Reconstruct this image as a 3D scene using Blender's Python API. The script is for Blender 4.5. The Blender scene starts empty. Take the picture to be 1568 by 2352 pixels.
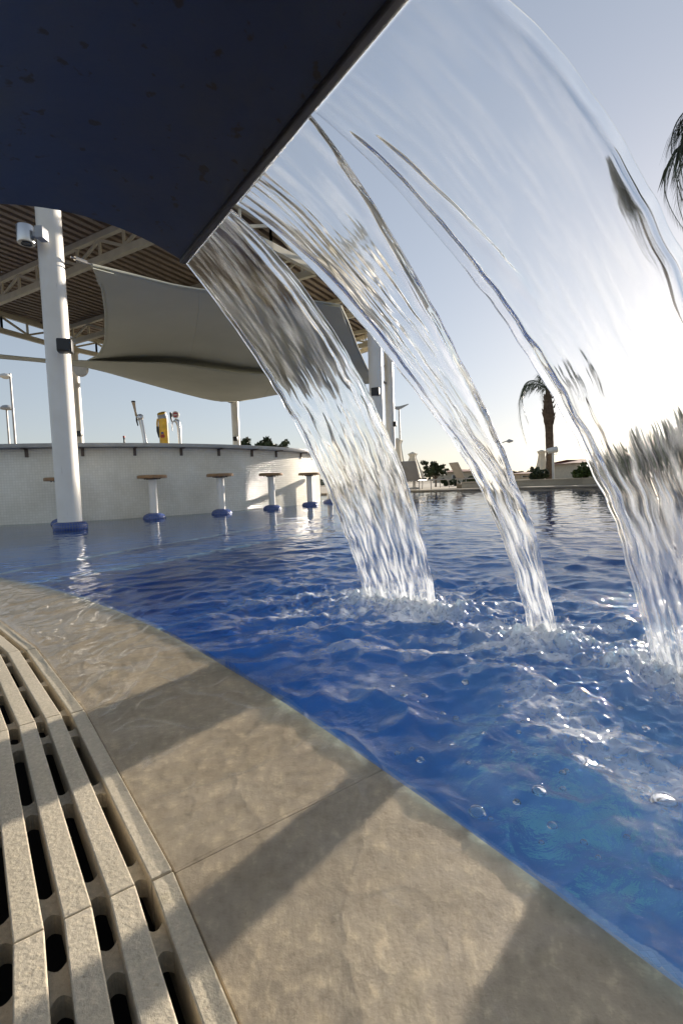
import bpy, bmesh, math, random
import numpy as np
from mathutils import Vector, Matrix
R = math.radians
random.seed(7)
sc = bpy.context.scene
COL = sc.collection

# ---------------------------------------------------------------- camera, sky, sun, exposure
FPX, CXP, CYP, HC = 1110.0, 784.0, 1176.0, 0.36      # focal length in pixels of a 1568x2352 frame
PITCH = math.atan((CYP - 1108.0) / FPX)
ROLL = 0.037
fwd = np.array([0, math.cos(PITCH), -math.sin(PITCH)])
up0 = np.array([0, math.sin(PITCH), math.cos(PITCH)])
r0 = np.array([1.0, 0, 0])
right = math.cos(ROLL) * r0 - math.sin(ROLL) * up0
upv = math.sin(ROLL) * r0 + math.cos(ROLL) * up0
CM = np.array([right, upv, fwd])
cam = bpy.data.cameras.new('camera')
camo = bpy.data.objects.new('camera', cam)
COL.objects.link(camo)
camo.matrix_world = Matrix(((right[0], upv[0], -fwd[0], 0), (right[1], upv[1], -fwd[1], 0),
                            (right[2], upv[2], -fwd[2], HC), (0, 0, 0, 1)))
cam.sensor_fit = 'VERTICAL'
cam.sensor_height = 36
cam.lens = FPX / 2352 * 36
cam.clip_start = 0.01
cam.clip_end = 3000
sc.camera = camo

SUN_AZ, SUN_EL = 40.0, 12.0
w = bpy.data.worlds.new('World')
sc.world = w
w.use_nodes = True
nt = w.node_tree
sky = nt.nodes.new('ShaderNodeTexSky')
sky.sky_type = 'NISHITA'
sky.sun_disc = False
sky.sun_elevation = R(SUN_EL)
sky.sun_rotation = R(SUN_AZ)
sky.air_density = 1.0
sky.dust_density = 0.5
sky.ozone_density = 1.8
hsv = nt.nodes.new('ShaderNodeHueSaturation')
hsv.inputs['Saturation'].default_value = 0.80
bg = nt.nodes['Background']
bg.inputs['Strength'].default_value = 0.117
gm = nt.nodes.new('ShaderNodeGamma')
gm.inputs[1].default_value = 0.51
nt.links.new(sky.outputs[0], gm.inputs[0])
tn = nt.nodes.new('ShaderNodeMix')
tn.data_type = 'RGBA'
tn.blend_type = 'MULTIPLY'
tn.inputs[0].default_value = 1
tn.inputs[7].default_value = (.99, .985, 1.05, 1)
nt.links.new(gm.outputs[0], tn.inputs[6])
nt.links.new(tn.outputs[2], hsv.inputs['Color'])
nt.links.new(hsv.outputs[0], bg.inputs['Color'])
sl = bpy.data.lights.new('sun', 'SUN')
sl.energy = 4.5
sl.angle = R(0.9)
sl.color = (1.0, 0.90, 0.78)
so = bpy.data.objects.new('sun', sl)
COL.objects.link(so)
sd = Vector((math.sin(R(SUN_AZ)) * math.cos(R(SUN_EL)), math.cos(R(SUN_AZ)) * math.cos(R(SUN_EL)), math.sin(R(SUN_EL))))
so.rotation_euler = sd.to_track_quat('Z', 'Y').to_euler()
sc.view_settings.view_transform = 'Standard'
sc.view_settings.look = 'None'
sc.view_settings.gamma = 1
sc.view_settings.exposure = 1.38
cy = sc.cycles
cy.max_bounces = 16
cy.transmission_bounces = 12
cy.transparent_max_bounces = 12
cy.glossy_bounces = 5
cy.diffuse_bounces = 5
cy.caustics_reflective = True
cy.caustics_refractive = True
cy.blur_glossy = 1.0
cy.sample_clamp_indirect = 5
cy.use_denoising = True

# ---------------------------------------------------------------- geometry of the survey
def ray(x, y):
    return np.array([(x - CXP) / FPX, -(y - CYP) / FPX, 1.0]) @ CM
O3 = np.array([0, 0, HC])
def onz(x, y, z=0.0):
    d = ray(x, y)
    return O3 + (z - HC) / d[2] * d
def aty(x, y, Y):
    d = ray(x, y)
    return O3 + Y / d[1] * d

# ---------------------------------------------------------------- materials
def mat(name):
    m = bpy.data.materials.new(name)
    m.use_nodes = True
    return m, m.node_tree, m.node_tree.nodes['Principled BSDF']
def N(t, typ, **kw):
    n = t.nodes.new(typ)
    for k, v in kw.items():
        if k in n.inputs: n.inputs[k].default_value = v
        else: setattr(n, k, v)
    return n
def L(t, a, b): t.links.new(a, b)
def coords(t, scale=1.0, kind='Object'):
    tc = N(t, 'ShaderNodeTexCoord')
    mp = N(t, 'ShaderNodeMapping')
    mp.inputs['Scale'].default_value = (scale,) * 3 if not hasattr(scale, '__len__') else scale
    L(t, tc.outputs[kind], mp.inputs['Vector'])
    return mp.outputs[0]
def noise(t, vec, scale, detail=4, rough=.55, dist=0):
    n = N(t, 'ShaderNodeTexNoise')
    n.inputs['Scale'].default_value = scale
    n.inputs['Detail'].default_value = detail
    n.inputs['Roughness'].default_value = rough
    n.inputs['Distortion'].default_value = dist
    L(t, vec, n.inputs['Vector'])
    return n.outputs['Fac']
def ramp(t, fac, stops):
    r = N(t, 'ShaderNodeValToRGB')
    el = r.color_ramp.elements
    while len(el) < len(stops): el.new(.5)
    for e, (p, c) in zip(el, stops):
        e.position = p
        e.color = (*c, 1) if len(c) == 3 else c
    L(t, fac, r.inputs[0])
    return r.outputs[0]
def bump(t, p, h, strength=.3, dist=.01):
    b = N(t, 'ShaderNodeBump')
    b.inputs['Strength'].default_value = strength
    b.inputs['Distance'].default_value = dist
    L(t, h, b.inputs['Height'])
    L(t, b.outputs[0], p.inputs['Normal'])
    return b
def mixc(t, fac, a, b, mode='MIX'):
    m = N(t, 'ShaderNodeMix', data_type='RGBA', blend_type=mode)
    for sock, v in ((m.inputs[0], fac), (m.inputs[6], a), (m.inputs[7], b)):
        if hasattr(v, 'is_linked'): L(t, v, sock)
        elif isinstance(v, (int, float)): sock.default_value = v
        else: sock.default_value = (*v, 1)
    return m.outputs[2]
def math_(t, op, a, b=None, c=None):
    m = N(t, 'ShaderNodeMath', operation=op)
    for i, v in enumerate((a, b, c)):
        if v is None: continue
        if hasattr(v, 'is_linked'): L(t, v, m.inputs[i])
        else: m.inputs[i].default_value = v
    return m.outputs[0]

def simple(name, col, rough=.5, metal=0, var=.12, scale=6, bmp=.1, bscale=40, bdist=.004):
    m, t, p = mat(name)
    v = coords(t)
    f = noise(t, v, scale, 5)
    c = ramp(t, f, [(.3, [x * (1 - var) for x in col]), (.7, [min(1, x * (1 + var)) for x in col])])
    L(t, c, p.inputs['Base Color'])
    p.inputs['Roughness'].default_value = rough
    p.inputs['Metallic'].default_value = metal
    if bmp: bump(t, p, noise(t, v, bscale, 3), bmp, bdist)
    return m

M = {}
M['paint'] = simple('cream_paint', (.72, .69, .60), .38, var=.04, scale=3, bmp=.05)
def paint_col():
    m, t, p = mat('column_paint')
    v = coords(t)
    base = ramp(t, noise(t, v, 2.5, 4), [(.3, (.70, .66, .58)), (.7, (.80, .77, .70))])
    v2 = coords(t, (14, 14, 2.0))
    drip = ramp(t, noise(t, v2, 1.6, 5, .65), [(.66, (0, 0, 0)), (.74, (1, 1, 1))])
    c = mixc(t, math_(t, 'MULTIPLY', drip, .35), base, (.33, .24, .15))
    L(t, c, p.inputs['Base Color'])
    p.inputs['Roughness'].default_value = .35
    bump(t, p, noise(t, v, 30, 3), .08, .004)
    return m
M['column'] = paint_col()
M['truss'] = simple('truss_paint', (.66, .60, .46), .5, var=.08, bmp=.05)
M['slat'] = simple('slat_timber', (.30, .235, .18), .6, var=.15, scale=5)
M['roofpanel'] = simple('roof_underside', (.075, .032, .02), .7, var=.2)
M['sail'] = simple('sail_cloth', (.40, .40, .33), .8, var=.06, scale=1.3, bmp=.15, bscale=260, bdist=.001)
M['steel'] = simple('brushed_steel', (.55, .55, .55), .28, 1, var=.05, bmp=.04)
M['cable'] = simple('cable_steel', (.35, .34, .32), .4, .9)
M['black'] = simple('black_plastic', (.012, .012, .013), .42, var=.2, bscale=90)
M['grey'] = simple('grey_plastic', (.32, .33, .34), .45)
M['seatrim'] = simple('seat_wood', (.33, .19, .085), .42, var=.25, scale=18)
M['seattop'] = simple('seat_top', (.42, .30, .17), .5, var=.2, scale=18)
M['slab'] = simple('counter_stone', (.36, .35, .32), .45, var=.12, scale=9)
M['bracket'] = simple('bracket_bronze', (.11, .085, .07), .5, .5)
M['yellow'] = simple('tap_yellow', (.75, .42, .02), .3, var=.25, scale=14, bmp=0)
M['redprint'] = simple('tap_red_print', (.35, .03, .02), .4, bmp=0)
M['blueprint'] = simple('tap_blue_print', (.03, .05, .25), .4, bmp=0)
M['goldprint'] = simple('tap_dark_print', (.18, .06, .01), .4, bmp=0)
M['badge'] = simple('tap_badge', (.62, .58, .50), .3, bmp=0)
M['canvas'] = simple('parasol_canvas', (.62, .57, .47), .8, var=.08, scale=4)
M['sling'] = simple('lounger_sling', (.34, .31, .27), .7, var=.06)
M['wall'] = simple('plaster_wall', (.55, .48, .37), .85, var=.08)
M['redtile'] = simple('roof_tile_red', (.22, .085, .055), .8, var=.15)
M['glassdark'] = simple('window_dark', (.05, .055, .06), .2, bmp=0)
M['deck'] = simple('deck_stone', (.42, .36, .27), .75, var=.12, scale=2.2, bscale=60)
M['earth'] = simple('earth', (.20, .16, .10), .95, var=.2, scale=.4)
M['planter'] = simple('planter_stone', (.36, .33, .27), .8, var=.15, scale=3)
M['leaf'] = simple('leaf_green', (.035, .052, .018), .55, var=.45, scale=3, bmp=0)
M['leaf2'] = simple('leaf_bush', (.06, .095, .02), .55, var=.45, scale=2, bmp=0)
M['palmleaf'] = simple('palm_leaf', (.045, .06, .025), .5, var=.4, scale=2, bmp=0)
M['bark'] = simple('bark', (.10, .068, .045), .9, var=.4, scale=12, bmp=.6, bscale=30, bdist=.03)
M['lampwhite'] = simple('lamp_white', (.62, .62, .60), .4, bmp=0)
M['galv'] = simple('galvanised_pole', (.40, .38, .36), .5, .4)

def mosaic(name, c1, c2, grout, size, mort=.07, rough=.25, bd=.004, kind='UV'):
    m, t, p = mat(name)
    v = coords(t, 1.0, kind)
    b = N(t, 'ShaderNodeTexBrick')
    b.offset = 0
    b.squash = 1
    b.inputs['Color1'].default_value = (*c1, 1)
    b.inputs['Color2'].default_value = (*c2, 1)
    b.inputs['Mortar'].default_value = (*grout, 1)
    b.inputs['Scale'].default_value = 1
    b.inputs['Mortar Size'].default_value = size * mort
    b.inputs['Mortar Smooth'].default_value = .2
    b.inputs['Brick Width'].default_value = size
    b.inputs['Row Height'].default_value = size
    L(t, v, b.inputs['Vector'])
    f = noise(t, coords(t), 1.3, 5, .6)
    dirt = ramp(t, f, [(.35, (.82, .80, .76)), (.65, (1, 1, 1))])
    L(t, mixc(t, 1.0, b.outputs['Color'], dirt, 'MULTIPLY'), p.inputs['Base Color'])
    p.inputs['Roughness'].default_value = rough
    # every little tile sits at its own slight tilt
    vm = N(t, 'ShaderNodeVectorMath', operation='SCALE')
    vm.inputs[3].default_value = 1 / size
    L(t, v, vm.inputs[0])
    fl = N(t, 'ShaderNodeVectorMath', operation='FLOOR')
    L(t, vm.outputs[0], fl.inputs[0])
    wn = N(t, 'ShaderNodeTexWhiteNoise', noise_dimensions='3D')
    L(t, fl.outputs[0], wn.inputs[0])
    fr = N(t, 'ShaderNodeVectorMath', operation='FRACTION')
    L(t, vm.outputs[0], fr.inputs[0])
    dp = N(t, 'ShaderNodeVectorMath', operation='DOT_PRODUCT')
    cs = N(t, 'ShaderNodeVectorMath', operation='SUBTRACT')
    L(t, wn.outputs['Color'], cs.inputs[0])
    cs.inputs[1].default_value = (.5, .5, .5)
    L(t, cs.outputs[0], dp.inputs[0])
    L(t, fr.outputs[0], dp.inputs[1])
    h = math_(t, 'ADD', math_(t, 'MULTIPLY', dp.outputs['Value'], .35), math_(t, 'MULTIPLY', b.outputs['Fac'], -1.0))
    bump(t, p, h, .8, bd)
    return m
M['barwall'] = mosaic('bar_mosaic', (.88, .84, .73), (.82, .78, .66), (.77, .73, .62), .031, .08, .22, .003)
M['bluemosaic'] = mosaic('blue_mosaic', (.045, .085, .30), (.075, .125, .38), (.12, .15, .25), .026, .12, .2, .003)
M['poolfloor'] = mosaic('pool_floor_mosaic', (.006, .105, .37), (.010, .130, .43), (.012, .12, .38), .025, .10, .4, .001, 'Object')
M['shallow'] = mosaic('shallow_floor_mosaic', (.07, .18, .52), (.11, .23, .58), (.16, .24, .42), .025, .10, .4, .002, 'Object')
def turquoise_patch():
    t = M['poolfloor'].node_tree; p = t.nodes['Principled BSDF']
    c = onz(1330, 1810, 0); c = c + np.array([c[0], c[1], 0]) / np.hypot(c[0], c[1]) * 1.11; c[2] = -1.35
    v = coords(t)
    sb = N(t, 'ShaderNodeVectorMath', operation='SUBTRACT'); L(t, v, sb.inputs[0]); sb.inputs[1].default_value = tuple(c)
    ln_ = N(t, 'ShaderNodeVectorMath', operation='LENGTH'); L(t, sb.outputs[0], ln_.inputs[0])
    f = math_(t, 'SUBTRACT', math_(t, 'ADD', 1.0, math_(t, 'MULTIPLY', math_(t, 'SUBTRACT', noise(t, v, 6.0, 4, .65, .4), .5), 2.4)), math_(t, 'MULTIPLY', ln_.outputs['Value'], 3.4))
    f = ramp(t, f, [(.30, (0, 0, 0)), (.58, (1, 1, 1))])
    old = p.inputs['Base Color'].links[0].from_socket
    L(t, mixc(t, math_(t, 'MULTIPLY', f, .5), old, (.16, .42, .42)), p.inputs['Base Color'])
turquoise_patch()
M['whitetile'] = simple('white_tile_edge', (.70, .72, .70), .3, bmp=0)

def stone(name, c1, c2, sp=190, rough=.7, con=1.0):
    m, t, p = mat(name)
    v = coords(t)
    a = noise(t, v, 5, 6, .6)
    b = noise(t, v, sp, 4, .6)
    c = noise(t, v, 260, 3, .6)
    base = ramp(t, a, [(.30, c1), (.70, c2)])
    spec = ramp(t, b, [(.30, (1 - .26 * con, 1 - .27 * con, 1 - .30 * con)), (.45, (1 - .07 * con,) * 3), (.57, (1.02, 1.02, 1.0)), (.66, (1 + .32 * con, 1 + .30 * con, 1 + .24 * con))])
    col = mixc(t, 1.0, base, spec, 'MULTIPLY')
    pit = ramp(t, c, [(.26, (.70, .66, .58)), (.38, (1, 1, 1))])
    col = mixc(t, .8, col, pit, 'MULTIPLY')
    algae = ramp(t, noise(t, v, 9, 5, .7), [(.60, (0, 0, 0)), (.72, (1, 1, 1))])
    col = mixc(t, math_(t, 'MULTIPLY', algae, .35), col, (.13, .12, .035))
    L(t, col, p.inputs['Base Color'])
    p.inputs['Roughness'].default_value = rough
    h = math_(t, 'ADD', b, math_(t, 'MULTIPLY', c, .5))
    bump(t, p, h, .45, .0015)
    return m
M['coping'] = stone('coping_stone', (.335, .265, .18), (.42, .345, .245), 78, rough=.5)
M['grate'] = stone('grate_stone', (.40, .345, .25), (.49, .425, .32), rough=.75, con=.55)
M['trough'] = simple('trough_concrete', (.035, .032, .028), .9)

def spout_mat():
    m, t, p = mat('spout_blue_metal')
    v = coords(t)
    base = ramp(t, noise(t, v, 4, 5), [(.3, (.008, .022, .065)), (.7, (.022, .038, .085))])
    grime = ramp(t, noise(t, coords(t, (5, 5, 14)), 2.0, 6, .7), [(.45, (0, 0, 0)), (.75, (1, 1, 1))])
    col = mixc(t, math_(t, 'MULTIPLY', grime, .5), base, (.045, .05, .05))
    spots = ramp(t, noise(t, v, 48, 3, .55), [(.62, (0, 0, 0)), (.67, (1, 1, 1))])
    col = mixc(t, math_(t, 'MULTIPLY', spots, .85), col, (.010, .006, .003))
    L(t, col, p.inputs['Base Color'])
    p.inputs['Roughness'].default_value = .45
    p.inputs['Metallic'].default_value = .15
    bump(t, p, noise(t, v, 20, 5), .2, .003)
    return m
M['spout'] = spout_mat()
M['spoutlip'] = simple('spout_lip_grime', (.035, .032, .032), .6, .2, var=.4, scale=30)

def stream_mat():
    m, t, p = mat('falling_water')
    p.inputs['Base Color'].default_value = (.985, .995, 1, 1)
    p.inputs['Roughness'].default_value = .07
    p.inputs['IOR'].default_value = 1.333
    p.inputs['Transmission Weight'].default_value = 1
    at = N(t, 'ShaderNodeAttribute', attribute_name='froth')
    tr = N(t, 'ShaderNodeBsdfTranslucent')
    tr.inputs['Color'].default_value = (.9, .92, .93, 1)
    df = N(t, 'ShaderNodeBsdfDiffuse')
    df.inputs['Color'].default_value = (.9, .92, .93, 1)
    m1 = N(t, 'ShaderNodeMixShader')
    L(t, tr.outputs[0], m1.inputs[1]); L(t, df.outputs[0], m1.inputs[2])
    m2 = N(t, 'ShaderNodeMixShader')
    L(t, at.outputs['Fac'], m2.inputs[0])
    L(t, p.outputs[0], m2.inputs[1]); L(t, m1.outputs[0], m2.inputs[2])
    L(t, m2.outputs[0], t.nodes['Material Output'].inputs['Surface'])
    return m
M['stream'] = stream_mat()

def water_mat(name, tint, micro=.25, refr=.6):
    m, t, p = mat(name)
    v = coords(t)
    n1 = noise(t, v, 26, 5, .68, .8)
    n2 = noise(t, v, 90, 3, .6)
    b = N(t, 'ShaderNodeBump')
    b.inputs['Strength'].default_value = micro
    b.inputs['Distance'].default_value = .004
    ch = N(t, 'ShaderNodeAttribute', attribute_name='chop')
    hh = math_(t, 'MULTIPLY', math_(t, 'ADD', n1, math_(t, 'MULTIPLY', n2, .35)), ch.outputs['Fac'])
    L(t, hh, b.inputs['Height'])
    # Schlick reflectance from |N.I| : the same from above and below, so light reaches what lies under the surface
    ge = N(t, 'ShaderNodeNewGeometry')
    dp = N(t, 'ShaderNodeVectorMath', operation='DOT_PRODUCT')
    L(t, b.outputs[0], dp.inputs[0]); L(t, ge.outputs['Incoming'], dp.inputs[1])
    om = math_(t, 'SUBTRACT', 1.0, math_(t, 'MINIMUM', math_(t, 'ABSOLUTE', dp.outputs['Value']), 1.0))
    frf = math_(t, 'ADD', .021, math_(t, 'MULTIPLY', math_(t, 'POWER', om, 5.0), .979))
    gl = N(t, 'ShaderNodeBsdfGlossy'); gl.inputs['Roughness'].default_value = .012
    L(t, b.outputs[0], gl.inputs['Normal'])
    tp0 = N(t, 'ShaderNodeBsdfTransparent'); tp0.inputs['Color'].default_value = (*tint, 1)
    rf = N(t, 'ShaderNodeBsdfRefraction'); rf.inputs['Color'].default_value = (*tint, 1)
    rf.inputs['IOR'].default_value = 1.333; rf.inputs['Roughness'].default_value = 0.0
    L(t, b.outputs[0], rf.inputs['Normal'])
    tp = N(t, 'ShaderNodeMixShader'); tp.inputs[0].default_value = refr
    L(t, tp0.outputs[0], tp.inputs[1]); L(t, rf.outputs[0], tp.inputs[2])
    mx = N(t, 'ShaderNodeMixShader')
    L(t, frf, mx.inputs[0]); L(t, tp.outputs[0], mx.inputs[1]); L(t, gl.outputs[0], mx.inputs[2])
    at = N(t, 'ShaderNodeAttribute', attribute_name='foam')
    df0 = N(t, 'ShaderNodeBsdfDiffuse'); df0.inputs['Color'].default_value = (.93, .94, .95, 1)
    tl = N(t, 'ShaderNodeBsdfTranslucent'); tl.inputs['Color'].default_value = (.93, .94, .95, 1)
    gg = N(t, 'ShaderNodeBsdfGlossy'); gg.inputs['Roughness'].default_value = .12
    df1 = N(t, 'ShaderNodeMixShader'); df1.inputs[0].default_value = .35
    L(t, df0.outputs[0], df1.inputs[1]); L(t, tl.outputs[0], df1.inputs[2])
    df = N(t, 'ShaderNodeMixShader'); df.inputs[0].default_value = .25
    L(t, df1.outputs[0], df.inputs[1]); L(t, gg.outputs[0], df.inputs[2])
    fn = ramp(t, noise(t, v, 70, 4, .7, .5), [(.28, (0, 0, 0)), (.50, (1, 1, 1))])
    m3 = N(t, 'ShaderNodeMixShader')
    L(t, math_(t, 'MULTIPLY', at.outputs['Fac'], fn), m3.inputs[0])
    L(t, mx.outputs[0], m3.inputs[1]); L(t, df.outputs[0], m3.inputs[2])
    L(t, m3.outputs[0], t.nodes['Material Output'].inputs['Surface'])
    return m
M['water'] = water_mat('pool_water', (.58, .82, .96), .85, .85)
M['film'] = water_mat('thin_water', (.98, .985, .98), .5, .25)
m_, t_, p_ = mat('clear_droplet')
p_.inputs['Base Color'].default_value = (1, 1, 1, 1); p_.inputs['Roughness'].default_value = .02
p_.inputs['IOR'].default_value = 1.333; p_.inputs['Transmission Weight'].default_value = 1
bump(t_, p_, noise(t_, coords(t_), 60, 2), .05, .002)
M['droplet'] = m_

# ---------------------------------------------------------------- mesh helpers
def tag(o, label=None, cat=None, group=None, kind=None):
    if label: o['label'] = label
    if cat: o['category'] = cat
    if group: o['group'] = group
    if kind: o['kind'] = kind
    return o
def empty(name, loc=(0, 0, 0), rz=0, label=None, cat=None, group=None):
    o = bpy.data.objects.new(name, None)
    o.empty_display_size = .1
    COL.objects.link(o)
    o.location = loc
    o.rotation_euler = (0, 0, rz)
    return tag(o, label, cat, group)
def link(name, me, m, parent=None, smooth=False):
    o = bpy.data.objects.new(name, me)
    COL.objects.link(o)
    for mm in (m if isinstance(m, (list, tuple)) else [m]):
        me.materials.append(M[mm] if isinstance(mm, str) else mm)
    if parent: o.parent = parent
    if smooth:
        me.polygons.foreach_set('use_smooth', [True] * len(me.polygons))
    return o
def arrmesh(name, V, Fq, m, parent=None, smooth=True, attrs=None):
    me = bpy.data.meshes.new(name)
    V = np.asarray(V, np.float32); Fq = np.asarray(Fq, np.int32)
    k = Fq.shape[1]
    me.vertices.add(len(V)); me.vertices.foreach_set('co', V.ravel())
    me.loops.add(Fq.size); me.loops.foreach_set('vertex_index', Fq.ravel())
    me.polygons.add(len(Fq))
    me.polygons.foreach_set('loop_start', np.arange(0, Fq.size, k, dtype=np.int32))
    me.update(calc_edges=True)
    for an, av in (attrs or {}).items():
        a = me.attributes.new(an, 'FLOAT', 'POINT')
        a.data.foreach_set('value', np.asarray(av, np.float32))
    me.validate()
    return link(name, me, m, parent, smooth)
class MB:
    def __init__(s): s.v = []; s.f = []; s.uv = {}
    def add(s, vs, fs):
        n = len(s.v); s.v += [tuple(map(float, x)) for x in vs]; s.f += [[i + n for i in q] for q in fs]
    def box(s, c, d, rz=0, ax=None):
        hx, hy, hz = [q / 2 for q in d]
        c = Vector(c)
        m = Matrix.Rotation(rz, 3, 'Z') if ax is None else ax
        vs = [c + m @ Vector((x, y, z)) for z in (-hz, hz) for x, y in ((-hx, -hy), (hx, -hy), (hx, hy), (-hx, hy))]
        s.add(vs, [(3, 2, 1, 0), (4, 5, 6, 7), (0, 1, 5, 4), (1, 2, 6, 5), (2, 3, 7, 6), (3, 0, 4, 7)])
    def bar(s, a, b, wd, ht):
        a, b = Vector(a), Vector(b); d = b - a
        x = d.normalized(); z = Vector((0, 0, 1))
        if abs(x.z) > .99: z = Vector((0, 1, 0))
        y = z.cross(x).normalized(); z = x.cross(y)
        s.box((a + b) / 2, (d.length, wd, ht), ax=Matrix((x, y, z)).transposed())
    def tube(s, pts, rad, n=10, cap=True):
        pts = [Vector(p) for p in pts]; k = len(pts)
        rad = rad if hasattr(rad, '__len__') else [rad] * k
        up = Vector((0, 0, 1)); prev = None; vs = []
        for i, p in enumerate(pts):
            d = (pts[min(i + 1, k - 1)] - pts[max(i - 1, 0)]).normalized()
            if prev is None:
                a = up.cross(d)
                if a.length < .05: a = Vector((1, 0, 0)).cross(d)
            else: a = prev - d * prev.dot(d)
            a.normalize(); prev = a; b = d.cross(a)
            for j in range(n):
                t = 2 * math.pi * j / n
                vs.append(p + (a * math.cos(t) + b * math.sin(t)) * rad[i])
        fs = [(i * n + j, i * n + (j + 1) % n, (i + 1) * n + (j + 1) % n, (i + 1) * n + j) for i in range(k - 1) for j in range(n)]
        if cap: fs += [tuple(range(n - 1, -1, -1)), tuple((k - 1) * n + j for j in range(n))]
        s.add(vs, fs)
    def lathe(s, prof, c=(0, 0, 0), n=32):
        c = Vector(c); vs = []
        for r, z in prof:
            for j in range(n):
                t = 2 * math.pi * j / n
                vs.append(c + Vector((r * math.cos(t), r * math.sin(t), z)))
        k = len(prof)
        fs = [(i * n + j, i * n + (j + 1) % n, (i + 1) * n + (j + 1) % n, (i + 1) * n + j) for i in range(k - 1) for j in range(n)]
        fs += [tuple(range(n - 1, -1, -1)), tuple((k - 1) * n + j for j in range(n))]
        s.add(vs, fs)
    def prism(s, poly, z0, z1):
        n = len(poly)
        vs = [(x, y, z0) for x, y in poly] + [(x, y, z1) for x, y in poly]
        s.add(vs, [tuple(range(n - 1, -1, -1)), tuple(range(n, 2 * n))] + [(i, (i + 1) % n, n + (i + 1) % n, n + i) for i in range(n)])
    def build(s, name, m, parent=None, smooth=False, bevel=0, cyl=False):
        me = bpy.data.meshes.new(name)
        me.from_pydata(s.v, [], s.f)
        bm = bmesh.new(); bm.from_mesh(me)
        bmesh.ops.recalc_face_normals(bm, faces=bm.faces)
        if bevel: bmesh.ops.bevel(bm, geom=[e for e in bm.edges if e.is_manifold and e.calc_face_angle(0) > .6], offset=bevel, segments=2, affect='EDGES', profile=.6)
        bm.to_mesh(me); bm.free()
        o = link(name, me, m, parent)
        if smooth:
            for q in me.polygons: q.use_smooth = True
            me.set_sharp_from_angle(angle=R(40))
        if cyl: cyl_uv(me, cyl)
        return o
def cyl_uv(me, c):
    """wrap-around UVs in metres: arc length by height (radius given by the vertex itself at first use)"""
    cx, cy_, r = c
    uv = me.uv_layers.new(name='UVMap')
    for pl in me.polygons:
        aa = [math.atan2(me.vertices[me.loops[l].vertex_index].co.y - cy_, me.vertices[me.loops[l].vertex_index].co.x - cx) for l in pl.loop_indices]
        for l, a in zip(pl.loop_indices, aa):
            if a - aa[0] > math.pi: a -= 2 * math.pi
            if aa[0] - a > math.pi: a += 2 * math.pi
            co = me.vertices[me.loops[l].vertex_index].co
            rr = math.hypot(co.x - cx, co.y - cy_)
            uv.data[l].uv = (a * r, co.z + (r - rr) * .8)
def dup(root, loc=None, rz=None, label=None):
    r = root.copy(); COL.objects.link(r)
    if loc is not None: r.location = loc
    if rz is not None: r.rotation_euler = (0, 0, rz)
    if label: r['label'] = label
    def rec(a, b):
        for ch in [x for x in bpy.data.objects if x.parent == a]:
            c = ch.copy(); COL.objects.link(c); c.parent = b; rec(ch, c)
    rec(root, r)
    return r

# vectorised gradient noise
_rng = np.random.default_rng(3)
_perm = _rng.permutation(512)
_ga = _rng.uniform(0, 2 * np.pi, 512)
_gx, _gy = np.cos(_ga), np.sin(_ga)
def pn(x, y, seed=0):
    x = np.asarray(x, float) + seed * 17.13; y = np.asarray(y, float) + seed * 9.71
    xi = np.floor(x).astype(int); yi = np.floor(y).astype(int)
    xf = x - xi; yf = y - yi
    u = xf ** 3 * (xf * (xf * 6 - 15) + 10); v = yf ** 3 * (yf * (yf * 6 - 15) + 10)
    def g(ix, iy, fx, fy):
        h = _perm[(_perm[ix & 511] + iy) & 511]
        return _gx[h] * fx + _gy[h] * fy
    a = g(xi, yi, xf, yf); b = g(xi + 1, yi, xf - 1, yf); c = g(xi, yi + 1, xf, yf - 1); d = g(xi + 1, yi + 1, xf - 1, yf - 1)
    return ((a + u * (b - a)) * (1 - v) + (c + u * (d - c)) * v) * 1.4
def sm(x, a, b):
    t = np.clip((x - a) / (b - a), 0, 1); return t * t * (3 - 2 * t)

# ================================================================ POOL EDGE
MODL = .44
J = [np.array([-.172, .441])]
heads_back = [124.0, 121.0, 117.0]
heads = [127.7, 131.0, 136.0, 141.0, 146.5, 152.0, 157.5, 163.0]
for h in heads: J.append(J[-1] + MODL * np.array([math.cos(R(h)), math.sin(R(h))]))
for h in heads_back: J.insert(0, J[0] - MODL * np.array([math.cos(R(h)), math.sin(R(h))]))
J = np.array(J)
def offs(o):
    """polyline J moved sideways: + towards the grate, - towards the water"""
    out = []
    for i in range(len(J)):
        d1 = J[i] - J[i - 1] if i else J[1] - J[0]
        d2 = J[i + 1] - J[i] if i < len(J) - 1 else d1
        n1 = np.array([-d1[1], d1[0]]) / np.linalg.norm(d1); n2 = np.array([-d2[1], d2[0]]) / np.linalg.norm(d2)
        n = (n1 + n2) / np.linalg.norm(n1 + n2)
        out.append(J[i] + n * o / max(.5, n @ n1))
    return np.array(out)
COPW = .262
OUT = offs(-COPW)
COPZ = -.007
ln = MB()
g = .0003
for i in range(len(J) - 1):
    a, b = J[i], J[i + 1]; c, d = OUT[i + 1], OUT[i]
    def lp(p, q, t): return p + (q - p) * t
    tt = g / MODL
    # outer side split so the water edge runs as a soft curve
    poly = [lp(a, b, tt), lp(a, b, 1 - tt), lp(c, d, tt)]
    n = np.array([-(b - a)[1], (b - a)[0]]); n /= np.linalg.norm(n)
    for k in (1, 2, 3): poly.append(lp(c, d, k / 4) - n * .005 * math.sin(math.pi * k / 4))
    poly.append(lp(c, d, 1 - tt))
    poly = [tuple(p) for p in poly]
    ln.prism(poly, -.06, COPZ)
cop = ln.build('pool_coping', 'coping', bevel=.0014)
tag(cop, kind='structure')
bed = MB()
OI, OO = offs(.004), offs(-COPW + .012)
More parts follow.
